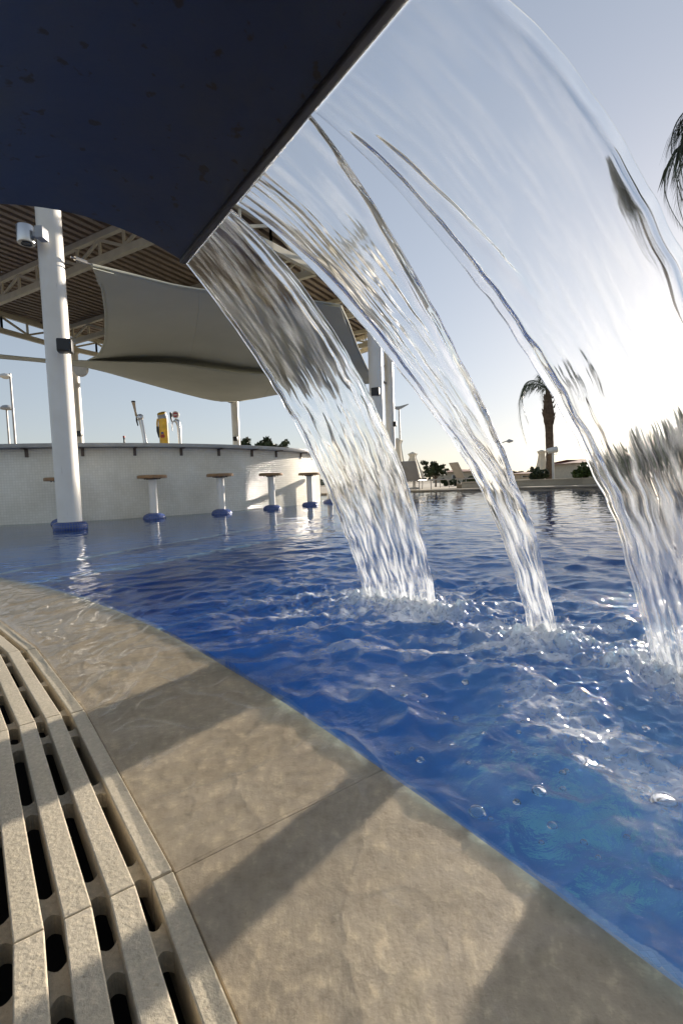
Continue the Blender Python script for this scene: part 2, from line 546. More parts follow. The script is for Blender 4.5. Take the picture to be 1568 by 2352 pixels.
for i in range(len(J) - 1):
    bed.prism([tuple(OI[i]), tuple(OI[i + 1]), tuple(OO[i + 1]), tuple(OO[i])], -1.6, -.062)
tag(bed.build('pool_side_wall', 'poolfloor'), kind='structure')
# edging strip between coping and grate
st = MB()
A0, A1 = offs(.0016), offs(.0215)
for i in range(len(J) - 1):
    t = .0016 / MODL
    f = lambda P, Q, s: tuple(P + (Q - P) * s)
    st.prism([f(A0[i], A0[i + 1], t), f(A0[i], A0[i + 1], 1 - t), f(A1[i], A1[i + 1], 1 - t), f(A1[i], A1[i + 1], t)], -.05, -.003)
tag(st.build('edging_strip', 'grate', bevel=.0015), kind='structure')
# grates
PITCHB, BARW, NB = .0355, .0215, 9
gl2 = {1: 'stone drain grate section just below the bottom edge of the frame', 6: 'stone drain grate section just outside the left edge of the frame', 7: 'stone drain grate section left of the frame, two from the edge', 8: 'stone drain grate section left of the frame, three from the edge', 9: 'stone drain grate section far to the left beside the spout wall', 10: 'last stone drain grate section at the far left end', 2: '', 3: '', 4: '', 5: ''}
glabels = {2: 'stone drain grate section lying nearest the bottom edge of the frame', 3: 'stone drain grate section beside the second coping slab from the front',
           4: 'stone drain grate section that bends left beside the wet coping', 5: 'stone drain grate section reaching the left edge where the water film is thickest'}
for i in range(2, 7):
    root = empty('drain_grate', (*((J[i] + J[i + 1]) / 2), 0), 0)
    tag(root, glabels.get(i, gl2[i]), 'drain grate', 'stone overflow grates along the coping')
    C0 = (J[i] + J[i + 1]) / 2
    t = .0008 / MODL
    for k in range(NB):
        o0 = .0355 + k * PITCHB; P, Q = offs(o0), offs(o0 + BARW)
        b = MB()
        f = lambda A, s: tuple(A[i] + (A[i + 1] - A[i]) * s - C0)
        b.prism([f(P, t), f(P, 1 - t), f(Q, 1 - t), f(Q, t)], -.034, .001)
        b.build('bar', 'grate', root, bevel=.0012)
    ribs = [MB(), MB(), MB()]
    ends = [(o, .014) for o in [.0215] + [.0355 + k * PITCHB + BARW for k in range(NB - 1)]]
    for k, (o0, wd) in enumerate(ends):
        P, Q = offs(o0 + .0001), offs(o0 + wd - .0001)
        dirv = (J[i + 1] - J[i]) / MODL
        for ri_, s0 in enumerate((.035, .205, .385)):
            r = ribs[ri_]; s0 += ((k * 37) % 5 - 2) * .002
            poly = []
            hw = .017
            for q in range(7):
                a = q / 6; e = -hw + .006 * math.sin(math.pi * a)
                poly.append(tuple(P[i] + (Q[i] - P[i]) * a + dirv * (s0 + e) - C0))
            for q in range(7):
                a = 1 - q / 6; e = hw - .006 * math.sin(math.pi * a)
                poly.append(tuple(P[i] + (Q[i] - P[i]) * a + dirv * (s0 + e) - C0))
            r.prism(poly, -.030, -.012)
    for r in ribs: r.build('cross_rib', 'grate', root)
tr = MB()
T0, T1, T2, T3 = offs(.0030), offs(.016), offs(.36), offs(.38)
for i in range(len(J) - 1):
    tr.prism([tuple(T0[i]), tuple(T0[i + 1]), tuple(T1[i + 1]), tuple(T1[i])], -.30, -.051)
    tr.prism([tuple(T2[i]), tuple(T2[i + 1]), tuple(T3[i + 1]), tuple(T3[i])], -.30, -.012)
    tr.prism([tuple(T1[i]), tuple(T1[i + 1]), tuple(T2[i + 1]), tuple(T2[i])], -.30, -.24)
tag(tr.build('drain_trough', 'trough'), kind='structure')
dk = MB()
D0, D1 = offs(.362), offs(3.0)
for i in range(len(J) - 1):
    dk.prism([tuple(D0[i]), tuple(D0[i + 1]), tuple(D1[i + 1]), tuple(D1[i])], -.2, .0)
tag(dk.build('deck', 'grate'), kind='structure')

# ================================================================ POOL FLOOR
fl = MB()
fl.add([(-30, -6, -1.35), (30, -6, -1.35), (30, 16, -1.35), (-30, 16, -1.35)], [(0, 1, 2, 3)])
tag(fl.build('pool_floor', 'poolfloor'), kind='structure')
# shallow ledge round the bar with white tile nosing
BC = np.array([-4.60, 9.88]); BR = 4.19
edge1 = [(-120, 1338), (0, 1318), (100, 1299), (200, 1281), (300, 1262), (400, 1246), (480, 1233), (560, 1219), (640, 1205), (720, 1190)]
edge2 = [(-120, 1378), (0, 1352), (120, 1330), (230, 1311), (330, 1295), (420, 1279), (500, 1264), (580, 1248), (660, 1232), (740, 1214)]
def ledge(pts, z, name):
    W = []
    for x, y in pts:
        p = onz(x, y)[:2]; W.append(p + p / np.linalg.norm(p) * 1.1 * abs(z))
    W.append(np.array([1.5, 9.6])); W.append(np.array([2.2, 13.0]))
    poly = [tuple(p) for p in W] + [(-14, 13.5), (-14, 2.5)]
    b = MB(); b.prism(poly, -1.34, z); tag(b.build(name, 'shallow'), kind='structure')
    e = MB()
    for p, q in zip(W[:-1], W[1:]): e.bar((*p, z + .003), (*q, z + .003), .03, .012)
    tag(e.build('step_edge', 'whitetile'), kind='structure')
ledge(edge1, -.28, 'pool_ledge')
ledge(edge2, -.50, 'pool_step')
# ================================================================ FALLING WATER (outlines in metres)
H = .72
P0 = onz(428, 605, H); P1 = onz(935, 0, H)
U = (P1 - P0) / np.linalg.norm(P1 - P0)
NN = np.array([-U[1], U[0], 0.0])
if NN[0] < 0: NN = -NN
def lipstart(x, y):
    a = onz(x, y, H); return P0 + U * float((a - P0) @ U)
TR = {
 '1L': [(428, 605), (475, 660), (530, 740), (600, 850), (650, 925), (690, 990), (740, 1100), (790, 1220), (820, 1310), (845, 1385)],
 '1R': [(530, 480), (590, 525), (640, 590), (700, 665), (760, 750), (810, 835), (860, 930), (900, 1010), (930, 1100), (960, 1200), (985, 1290), (1005, 1410)],
 '2L': [(545, 468), (600, 505), (650, 560), (720, 615), (800, 690), (850, 750), (900, 830), (950, 900), (1020, 990), (1090, 1090), (1150, 1210), (1185, 1340), (1215, 1465)],
 '2R': [(715, 265), (760, 330), (800, 390), (860, 465), (900, 540), (950, 620), (1000, 720), (1050, 820), (1100, 920), (1150, 1030), (1190, 1120), (1225, 1220), (1255, 1310), (1280, 1475)],
 '3L': [(722, 255), (780, 300), (820, 345), (870, 405), (920, 460), (980, 510), (1040, 575), (1090, 635), (1130, 690), (1220, 820), (1290, 960), (1350, 1080), (1420, 1210), (1460, 1350), (1500, 1540)],
}
def curve(key, s):
    if key == '3R':
        S = P0 + U * .548; Lp = np.array([.652, .650, 0])
        z = H * (1 - s ** 2)
    else:
        pts = TR[key]
        S = lipstart(*pts[0]); Lp = onz(*pts[-1])
        d = (Lp - S) * [1, 1, 0]; D = np.linalg.norm(d); d = d / D; n = np.array([-d[1], d[0], 0])
        ss, zz = [], []
        for p in pts:
            r = ray(*p); t = ((S - O3) @ n) / (r @ n); q = O3 + t * r
            ss.append((q - S) @ d / D); zz.append(q[2])
        ss = np.clip(np.array(ss), 0, 1); zz = np.array(zz)
        A = np.array([ss * (1 - ss) * ss ** k for k in range(4)]).T
        cf = np.linalg.lstsq(np.vstack([A, np.eye(4) * .02]), np.append(zz - H * (1 - ss ** 2), np.zeros(4)), rcond=None)[0]
        z = H * (1 - s ** 2) + sum(c * s * (1 - s) * s ** k for k, c in enumerate(cf))
    P = S[None] + ((Lp - S) * [1, 1, 0])[None] * s[:, None]
    P[:, 2] = z
    return P
def stream(name, kl, kr, na, ns, seed, label, ridges=(), thick=.0026, amp=.0011, calm=0.0, froth=.50):
    s = np.linspace(0, 1.004, ns)
    Lc, Rc = curve(kl, s), curve(kr, s)
    wv = np.linalg.norm(Rc - Lc, axis=1)
    # uneven spacing across: finer at the rims
    x = np.linspace(0, 1, na); a = .5 - .5 * np.cos(np.pi * x) * (.35 + .65 * np.abs(np.cos(np.pi * x)))
    a = (a - a[0]) / (a[-1] - a[0])
    ln_ = np.concatenate([[0], np.cumsum(np.linalg.norm(np.diff((Lc + Rc) / 2, axis=0), axis=1))])
    A_, S_ = np.meshgrid(a, s); W_ = wv[:, None] * np.ones_like(A_); LL = ln_[:, None] * np.ones_like(A_)
    # ragged rims
    wob = .0035 * sm(S_, 0, .35)
    dL = wob * (pn(LL / .05, LL * 0, seed + 1) + .3 * pn(LL / .03, LL * 0, seed + 5))
    dR = wob * (pn(LL / .05, LL * 0, seed + 2) + .3 * pn(LL / .03, LL * 0, seed + 6))
    across = (Rc - Lc) / wv[:, None]
    P = Lc[:, None, :] * (1 - A_[..., None]) + Rc[:, None, :] * A_[..., None]
    P = P + across[:, None, :] * ((dL * (1 - A_) + dR * A_))[..., None]
    tang = np.gradient((Lc + Rc) / 2, axis=0); tang /= np.linalg.norm(tang, axis=1)[:, None]
    nrm = np.cross(across, tang); nrm /= np.linalg.norm(nrm, axis=1)[:, None]
    nrm[nrm[:, 2] < 0] *= -1
    nrm = nrm[:, None, :]
    X = A_ * W_
    dd = np.minimum(A_, 1 - A_) * W_
    close = np.sqrt(np.clip(dd / .004, 0, 1))
    rim = .0042 * np.exp(-((dd - .0055) / .0042) ** 2) * sm(S_, .0, .25)
    rdg = 0
    for (a0, a1, wd, hgt, s0, s1) in ridges:
        ac = a0 + (a1 - a0) * np.clip((S_ - s0) / max(s1 - s0, .01), 0, 1)
        rdg = rdg + hgt * np.exp(-(((A_ - ac) * W_ + .002 * pn(LL / .06, LL * 0, seed + 9)) / wd) ** 2) * sm(S_, s0, s0 + .1) * (1 - sm(S_, s1 - .1, s1))
    grow = (.35 + .9 * sm(S_, .05, .8)) * (1 - calm * (1 - sm(S_, .30, .85)))
    def streak(sd_):
        wx = X + .004 * pn(X / .03, LL / .08, sd_ + 3)
        return amp * grow * (.62 * pn(wx / .013, LL / .26, sd_) + .34 * pn(wx / .0064, LL / .13, sd_ + 1)
                             + .20 * pn(wx / .0038, LL / .06, sd_ + 2) + 1.35 * pn(wx / .030, LL / .28, sd_ + 4)
                             + .26 * sm(S_, .3, .9) * pn(wx / .012, LL / .09, sd_ + 7))
    f = close * (thick + rim + rdg + streak(seed + 20))
    b = close * (thick + rim + rdg * .4 + streak(seed + 40))
    f = np.maximum(f, .0002 * close); b = np.maximum(b, .0002 * close)
    und = .0045 * sm(S_, .05, .5) * pn(X / .05, LL / .14, seed + 60) + .0022 * sm(S_, .2, .8) * pn(X / .02, LL / .12, seed + 61)
    Fr = P + nrm * (und + f)[..., None]
    Bk = P + nrm * (und - b)[..., None]
    V = np.concatenate([Fr.reshape(-1, 3), Bk.reshape(-1, 3)])
    n0 = ns * na
    ii, jj = np.meshgrid(np.arange(ns - 1), np.arange(na - 1), indexing='ij')
    q = (ii * na + jj).ravel()
    F1 = np.stack([q, q + 1, q + na + 1, q + na], 1)
    F2 = np.stack([q, q + na, q + na + 1, q + 1], 1) + n0
    e = np.arange(ns - 1) * na
    F3 = np.stack([e, e + na, e + na + n0, e + n0], 1)
    e2 = e + na - 1
    F4 = np.stack([e2, e2 + n0, e2 + na + n0, e2 + na], 1)
    t = np.arange(na - 1)
    F5 = np.stack([t, t + n0, t + 1 + n0, t + 1], 1)
    tb_ = t + (ns - 1) * na
    F6 = np.stack([tb_, tb_ + 1, tb_ + 1 + n0, tb_ + n0], 1)
    fr = froth * np.clip(.22 + 1.2 * pn(X / .007, LL / .07, seed + 80) + .5 * pn(X / .02, LL / .12, seed + 81), 0, 1) * (.25 + .75 * sm(S_, .25, 1.0)) * sm(dd, .0, .006)
    fr = fr + .30 * np.clip(.4 + pn(X / .008, LL / .02, seed + 83), 0, 1) * sm(S_, .90, 1.0)
    fr = np.concatenate([fr.ravel(), fr.ravel()])
    o = arrmesh(name, V, np.concatenate([F1, F2, F3, F4, F5, F6]), 'stream', None, True, {'froth': fr})
    bm = bmesh.new(); bm.from_mesh(o.data); bmesh.ops.recalc_face_normals(bm, faces=bm.faces); bm.to_mesh(o.data); bm.free()
    tag(o, label, 'falling water', 'sheets of water falling from the spout')
    return o
stream('water_sheet', '1L', '1R', 130, 420, 1, 'clear water sheet falling from the inner corner of the spout, in front of the bar', thick=.0026, amp=.00135,
       ridges=[(.90, .86, .006, .002, .02, .9)])
stream('water_sheet', '2L', '2R', 170, 420, 2, 'streaky middle water sheet between the two other falling sheets', thick=.0026, amp=.0013,
       ridges=[(.93, .86, .006, .0035, .02, .95), (.05, .12, .006, .002, .1, .9), (.45, .50, .005, .0016, .3, 1)])
stream('water_sheet', '3L', '3R', 260, 460, 3, 'widest smoothest water sheet curving down at the right side of the photo', thick=.0032, amp=.0010, calm=.82,
       ridges=[(.02, .10, .006, .003, .02, .95), (.10, .26, .005, .0025, .03, .45), (.962, .958, .008, .0045, .01, 1), (.90, .93, .010, .0018, .05, 1)], froth=.26)

# ================================================================ SPOUT
root = empty('waterfall_spout', tuple(P0 + U * .27 - NN * .515 - [0, 0, H]), 0, 'dark blue metal waterfall spout arching overhead with rust spots', 'waterfall spout')
ROOTP = np.array(root.location)
RA = .36; AP = .150
LW = .568
def prof(n, rad):
    out = []
    a0 = math.asin(AP / RA)
    c = np.array([AP, H + .0 - RA * math.cos(a0)])
    for k in range(n + 1):
        a = a0 - (a0 + math.pi / 2) * k / n
        out.append((c[0] - rad * math.sin(a), c[1] + rad * math.cos(a)))
    out.append((c[0] + rad, .0))
    return out
def sheet_mesh(r_in, r_out, u0, u1, name, m, n=40):
    pi_, po = prof(n, r_in), prof(n, r_out)
    vs = []
    for (d, z) in pi_ + po:
        for uu in (u0, u1):
            vs.append(P0 + U * uu - NN * d + [0, 0, z - H] - ROOTP)
    k = len(pi_); b = MB(); fs = []
    for i in range(k - 1):
        fs += [(2 * i, 2 * i + 1, 2 * i + 3, 2 * i + 2), (2 * (k + i) + 1, 2 * (k + i), 2 * (k + i) + 2, 2 * (k + i) + 3)]
        fs += [(2 * i, 2 * i + 2, 2 * (k + i) + 2, 2 * (k + i)), (2 * i + 1, 2 * (k + i) + 1, 2 * (k + i) + 3, 2 * i + 3)]
    fs += [(0, 2 * k, 2 * k + 1, 1), (2 * k - 2, 2 * k - 1, 4 * k - 1, 4 * k - 2)]
    b.add(vs, fs)
    return b.build(name, m, root, smooth=True)
sheet_mesh(RA, RA + .006, 0, LW, 'arched_sheet', 'spout')
# folded lip below the front edge and low side walls on the top
lb = MB()
lb.bar(P0 + U * .0 - NN * .006 + [0, 0, .0005] - ROOTP, P0 + U * LW - NN * .006 + [0, 0, .0005] - ROOTP, .010, .006)
lb.build('lip', 'spoutlip', root, bevel=.002)
for uu in (.002, LW - .002):
    sheet = sheet_mesh(RA + .006, RA + .030, uu - .002, uu + .002, 'side_wall', 'spout')
# baffle that divides the flow
for (px, py) in ((537, 474), (718, 260)):
    q = lipstart(px, py)
    b = MB()
    b.box(q - NN * .012 + [0, 0, .018] - ROOTP, (.022, .005, .012), ax=Matrix(((-NN[0], U[0], 0), (-NN[1], U[1], 0), (0, 0, 1))))
    b.build('flow_divider', 'spout', root)

# ================================================================ POOL WATER SURFACE
land = [(onz(845, 1385)[:2], onz(1005, 1410)[:2]), (onz(1215, 1465)[:2], onz(1280, 1475)[:2]), (onz(1500, 1540)[:2], np.array([.652, .65]))]
def segdist(x, y, a, b):
    ab = b - a; t = np.clip(((x - a[0]) * ab[0] + (y - a[1]) * ab[1]) / (ab @ ab), 0, 1)
    return np.hypot(x - a[0] - t * ab[0], y - a[1] - t * ab[1])
def side(x, y):
    """distance outward (water side +) of the inner coping line, by nearest segment"""
    best = np.full(x.shape, 1e9); sgn = np.zeros(x.shape); nx_ = np.zeros(x.shape); ny_ = np.zeros(x.shape)
    for i in range(len(J) - 1):
        a, b = J[i], J[i + 1]; ab = b - a
        if i == 0: a = a - ab * 30; ab = b - a
        if i == len(J) - 2: b = b + ab * 60; ab = b - a
        t = np.clip(((x - a[0]) * ab[0] + (y - a[1]) * ab[1]) / (ab @ ab), 0, 1)
        qx = a[0] + t * ab[0]; qy = a[1] + t * ab[1]
        d = np.hypot(x - qx, y - qy)
        s_ = ab[1] * (x - a[0]) - ab[0] * (y - a[1])
        m = d < best
        best = np.where(m, d, best); sgn = np.where(m, np.sign(s_), sgn); nx_ = np.where(m, qx, nx_); ny_ = np.where(m, qy, ny_)
    return best * sgn, nx_, ny_
def heights(x, y):
    dmin = np.minimum.reduce([segdist(x, y, a, b) for a, b in land])
    sd_, _, _ = side(x, y)
    off = sd_ - COPW                       # >0 open water
    open_ = sm(off, -.05, .10)
    far = np.hypot(x - .35, y - 1.1)
    chop = .10 + .90 * np.exp(-far / 1.25)
    barcalm = 1 - .84 * sm(-x - .1 * y, -.3, 1.1)
    z = np.zeros(x.shape)
    # rings running out from the landing lines
    for k, (a, b) in enumerate(land):
        for fr_, wl in ((.0, .085), (.5, .13), (1, .105)):
            c = a + (b - a) * fr_
            r = np.hypot(x - c[0], y - c[1]); ph = 1.6 * pn(x / .35, y / .35, 30 + k)
            z += .0018 * np.sin(2 * np.pi * r / wl + ph * 3 + k) * np.exp(-r / 1.3) * sm(r, .05, .2) * (.5 + .5 * pn(x / .3, y / .3, 70 + k))
    wx = x + .08 * pn(x / .4, y / .4, 50); wy = y + .08 * pn(x / .4, y / .4, 51)
    z += chop * barcalm * (.0170 * pn(wx / .42, wy / .30, 1) + .0185 * pn(wx / .17, wy / .13, 2) + .0060 * pn(wx / .07, wy / .055, 3) + .0026 * pn(wx / .03, wy / .026, 4))
    # sharpened wavelets
    rg = (1 - np.abs(pn(wx / .22, wy / .12, 6))) ** 3
    z += .0135 * chop * (rg - .4)
    rg2 = (1 - np.abs(pn(wx / .085, wy / .05, 8))) ** 3
    z += .0042 * chop * (rg2 - .4) * np.exp(-dmin / .6)
    # long low swell far off: flat bands of reflection
    z += (.45 + .55 * barcalm) * (.0012 * pn(x / .9, y / .16, 11) + .0009 * pn(x / .5, y / .07, 12) + .00055 * pn(x / .22, y / .035, 13) * (1 - sm(far, 6, 9))) * sm(far, .8, 3)
    z *= open_ * .93 + .07
    # film over the coping: slow ridges where water spills
    flow = 1 - open_
    z += flow * (.0044 * (1 - np.abs(pn(wx / .13, wy / .20, 14))) ** 7 + .0018 * (1 - np.abs(pn(wx / .05, wy / .08, 17))) ** 8 + 0.0007 * pn(x / .06, y / .06, 15) + .0003 * pn(x / .012, y / .012, 16)) * sm(sd_, .0, .03)
    # churned water at the landings
    ch = np.exp(-(dmin / .085) ** 2)
    z += ch * (.008 + .026 * np.abs(pn(x / .035, y / .035, 21)) + .014 * pn(x / .014, y / .014, 22))
    ch2 = np.exp(-(dmin / .26) ** 2)
    ch3 = np.exp(-(dmin / .42) ** 2)
    z += ch3 * (.0045 * pn(x / .030, y / .026, 28) + .0022 * (1 - np.abs(pn(x / .018, y / .014, 29))) ** 4)
    z += ch2 * (.012 * pn(x / .045, y / .04, 24) + .006 * pn(x / .017, y / .017, 25))
    foam = .95 * np.exp(-(dmin / .09) ** 2) + .95 * np.exp(-(dmin / .36) ** 2) * sm(pn(wx / .16, wy / .07, 26) + .35 * pn(x / .03, y / .02, 27), .0, .45)
    return z, np.clip(foam, 0, 1), (.02 + .98 * sm(chop, .12, .75)) * (.35 + .65 * open_) * (1 + .25 * np.exp(-(dmin / .45) ** 2)) + .16 * (1 - open_)
angs = np.concatenate([np.linspace(-178, -60, 60)[:-1], np.linspace(-60, -38, 60)[:-1], np.linspace(-38, 38, 860), np.linspace(38, 60, 60)[1:], np.linspace(60, 178, 60)[1:]])
rads = np.concatenate([np.linspace(.02, .24, 16)[:-1], .24 * np.exp(np.linspace(0, math.log(3.2 / .24), 620))[:-1], 3.2 * np.exp(np.linspace(0, math.log(19 / 3.2), 420))])
AA, RR = np.meshgrid(np.radians(angs), rads)
X = RR * np.sin(AA); Y = RR * np.cos(AA)
sd_, qx, qy = side(X, Y)
Z, FO, CH = heights(X, Y)
# pull the first vertices beyond the coping line back onto it
keepv = sd_ > -.0
cell = np.maximum(.012, RR * .012)
snap = (sd_ <= 0) & (sd_ > -np.maximum(.03, RR * .05))
X2 = np.where(snap, qx, X); Y2 = np.where(snap, qy, Y)
na_, nr_ = len(angs), len(rads)
ii, jj = np.meshgrid(np.arange(nr_ - 1), np.arange(na_ - 1), indexing='ij')
q = (ii * na_ + jj).ravel()
Fq = np.stack([q, q + 1, q + na_ + 1, q + na_], 1)
kv = keepv.ravel()
ok = kv[Fq].any(1)
cyv = Y.ravel()[Fq].mean(1); cxv = X.ravel()[Fq].mean(1)
ok &= (cyv < 15.5) & (cyv > -5)
ok &= (np.hypot(cxv - BC[0], cyv - BC[1]) > BR - .3)
Fq = Fq[ok]
V = np.stack([X2.ravel(), Y2.ravel(), Z.ravel()], 1)
used = np.unique(Fq); remap = np.full(len(V), -1); remap[used] = np.arange(len(used))
Fq = remap[Fq]; V = V[used]
wo = arrmesh('water', V, Fq, ['water', 'film'], None, True, {'foam': FO.ravel()[used], 'chop': CH.ravel()[used]})
ctr = V[Fq].mean(1)
sdf = side(ctr[:, 0], ctr[:, 1])[0]
wo.data.polygons.foreach_set('material_index', (sdf < COPW + .004).astype(np.int32))
nrm_up = wo.data.polygons[0].normal.z
if nrm_up < 0: wo.data.flip_normals()
tag(wo, kind='structure')

# splash droplets and froth: uncountable
rg_ = np.random.default_rng(5)
ico = bmesh.new(); bmesh.ops.create_icosphere(ico, subdivisions=2, radius=1)
IV = np.array([v.co[:] for v in ico.verts]); IF = np.array([[v.index for v in f.verts] for f in ico.faces]); ico.free()
vs, fs = [], []
nn = 0
for k, (a, b) in enumerate(land):
    for _ in range((420, 300, 420)[k]):
        t = rg_.uniform(-.15, 1.15); c = a + (b - a) * t + rg_.normal(0, .045, 2)
        h = abs(rg_.normal(0, .022)) + .004; r = rg_.uniform(.0007, .0026) * rg_.uniform(.5, 1)
        st_ = np.array([1, 1, rg_.uniform(1, 2.6)]) * r
        vs.append(IV * st_ + [c[0], c[1], h]); fs.append(IF + nn); nn += len(IV)
for _ in range(150):
    c = np.array([rg_.uniform(.05, .8), rg_.uniform(.5, 1.6)]); r = rg_.uniform(.0006, .0013)
    vs.append(IV * r + [c[0], c[1], abs(rg_.normal(0, .05)) + .01]); fs.append(IF + nn); nn += len(IV)
for k, (a, b) in enumerate(land):
    for _ in range(750):
        t = rg_.uniform(-.25, 1.25); c = a + (b - a) * t + rg_.normal(0, 1, 2) * abs(rg_.normal(.03, .06)); r = rg_.uniform(.0008, .0030) * rg_.uniform(.5, 1)
        st_ = float(heights(np.array([c[0]]), np.array([c[1]]))[0][0]) if _ % 3 == 0 else st_
        vs.append(IV * r + [c[0], c[1], (st_ if _ % 3 == 0 else .006) + r * .4]); fs.append(IF + nn); nn += len(IV)
        if _ % 3: st_ = 0.0
for k, (a, b) in enumerate(land):
    for _ in range(46):
        t = rg_.uniform(-.12, 1.12); c = a + (b - a) * t + rg_.normal(0, .018, 2)
        hd = rg_.uniform(0, 6.28); out = np.array([math.cos(hd), math.sin(hd)]); hh_ = rg_.uniform(.010, .038); ou = rg_.uniform(.3, 1.1) * hh_
        r0_ = rg_.uniform(.002, .0045); n_ = 7; m_ = 6; base = 0
        ring_ = []
        for q_ in range(n_ + 1):
            tt = q_ / n_; cc = np.array([c[0] + out[0] * ou * tt, c[1] + out[1] * ou * tt, hh_ * (1.5 * tt - .5 * tt * tt) - .004])
            rr_ = r0_ * ((1 - tt) ** .8 * .9 + .12) * (1 + .25 * math.sin(9 * tt + hd))
            for j_ in range(m_):
                an = 2 * math.pi * j_ / m_; ring_.append(cc + np.array([math.cos(an), math.sin(an), 0]) * rr_)
        vs.append(np.array(ring_))
        f_ = []
        for q_ in range(n_):
            for j_ in range(m_):
                p0_, p1_, p2_, p3_ = q_ * m_ + j_, q_ * m_ + (j_ + 1) % m_, (q_ + 1) * m_ + (j_ + 1) % m_, (q_ + 1) * m_ + j_
                f_ += [(p0_, p1_, p2_), (p0_, p2_, p3_)]
        fs.append(np.array(f_) + nn); nn += len(ring_)
o = arrmesh('splash_droplets', np.concatenate(vs), np.concatenate(fs), 'droplet')
tag(o, 'tiny water droplets thrown up where the sheets hit the pool', 'splash', kind='stuff')

# floating bubbles: thin shells of water
def bubble(x, y, rpx, label=None):
    p = onz(x, y); d = np.linalg.norm(p - O3); r = rpx * d / FPX * .62
    z0 = float(heights(np.array([p[0]]), np.array([p[1]]))[0][0])
    bm_ = MB(); n = 14
    prf = [(r * 1.25, -.0006), (r * 1.06, r * .10)] + [(r * math.cos(a), r * .12 + r * .62 * math.sin(a)) for a in np.linspace(.1, 1.5, 8)]
    pin = [(r * .975 * math.cos(a), r * .10 + r * .605 * math.sin(a)) for a in np.linspace(1.5, .0, 8)] + [(r * .93, -.0015)]
    bm_.lathe(prf + pin, (0, 0, 0), 22)
    o = bm_.build('bubble', 'droplet', smooth=True)
    o.location = (p[0], p[1], z0)
    return tag(o, label or 'small clear air bubble floating on the blue pool water', 'bubble', 'air bubbles floating on the pool')
bl = [(1095, 1858, 24, 'largest clear air bubble, nearest the coping edge in the lower right'), (1237, 1838, 20, None), (1325, 1745, 21, 'wide ring shaped bubble right above the turquoise patch'),
      (1525, 1850, 30, 'wide open bubble ring close to the right edge'), (1268, 1905, 13, None), (965, 1745, 12, None), (1040, 1712, 10, None), (1045, 1640, 9, None),
      (1340, 1945, 9, None), (1395, 1762, 9, None), (1180, 1742, 9, None), (1070, 1578, 8, None), (1150, 1625, 8, None), (1003, 1648, 6, None), (930, 1610, 7, None),
      (1200, 1660, 7, None), (1300, 1785, 9, None), (1480, 1775, 10, None), (1405, 1700, 9, None), (1262, 1700, 8, None), (930, 1548, 7, None), (860, 1600, 5, None)]
for zx, zy, rr_ in ((650, 70, 7), (645, 88, 5), (683, 113, 7), (750, 92, 9), (808, 133, 7), (880, 60, 9), (850, 143, 8), (1035, 38, 8), (978, 190, 5), (1048, 222, 6), (1163, 160, 7), (1128, 133, 8),
                    (1222, 145, 8), (890, 318, 6), (665, 272, 7), (712, 263, 7), (1330, 278, 8), (1310, 303, 8), (1335, 330, 7), (1380, 290, 7), (1187, 352, 8), (1188, 403, 7), (1043, 437, 9), (1390, 560, 7),
                    (1300, 620, 6), (1120, 560, 6), (960, 470, 7), (1430, 400, 8), (1240, 240, 7), (1450, 180, 8), (1370, 120, 7), (1100, 300, 5), (940, 240, 6)):
    bl.append(((700 + zx / .843) * .6125, (2500 + zy / .843) * .6125, rr_ * 1.15, None))
for b in bl: bubble(*b)

# ================================================================ BAR
bar = empty('pool_bar', (BC[0], BC[1], 0), 0, 'round swim up bar clad in cream mosaic standing in the pool', 'bar')
def ring(r1, r2, z0, z1, n=220):
    b = MB()
    vs = []
    for r_, z in ((r1, z0), (r2, z0), (r2, z1), (r1, z1)):
        vs += [(r_ * math.cos(2 * math.pi * k / n), r_ * math.sin(2 * math.pi * k / n), z) for k in range(n)]
    fs = []
    for q_ in range(4):
        for k in range(n):
            fs.append((q_ * n + k, q_ * n + (k + 1) % n, ((q_ + 1) % 4) * n + (k + 1) % n, ((q_ + 1) % 4) * n + k))
    b.add(vs, fs)
    return b
ring(BR - .15, BR, -1.3, .895).build('wall', 'barwall', bar, smooth=True, cyl=(0, 0, BR))
ct = ring(BR - .95, BR + .16, .898, .945).build('counter_top', 'slab', bar, smooth=True, bevel=.006)
for a in (-166, -157, -148, -139, -130.5, -121.5, -113, -104, -95.3, -86.5, -77.7, -69.5, -61.5, -53.6, -46.2, -38.3, -31.0, -20.4, -12, -3.5, 5, 13.5, 22, 31):
    b = MB(); a_ = R(a)
    c = Vector((math.cos(a_), math.sin(a_), 0))
    b.box(c * (BR + .012) + Vector((0, 0, .845)), (.018, .034, .10), rz=a_)
    b.box(c * (BR + .075) + Vector((0, 0, .889)), (.145, .030, .012), rz=a_)
    b.build('bracket', 'bracket', bar)
# hatch line of the service floor inside
fb = MB(); fb.lathe([(BR - .16, -.02), (BR - .16, .0)], n=64); fb.build('inner_floor', 'slab', bar)

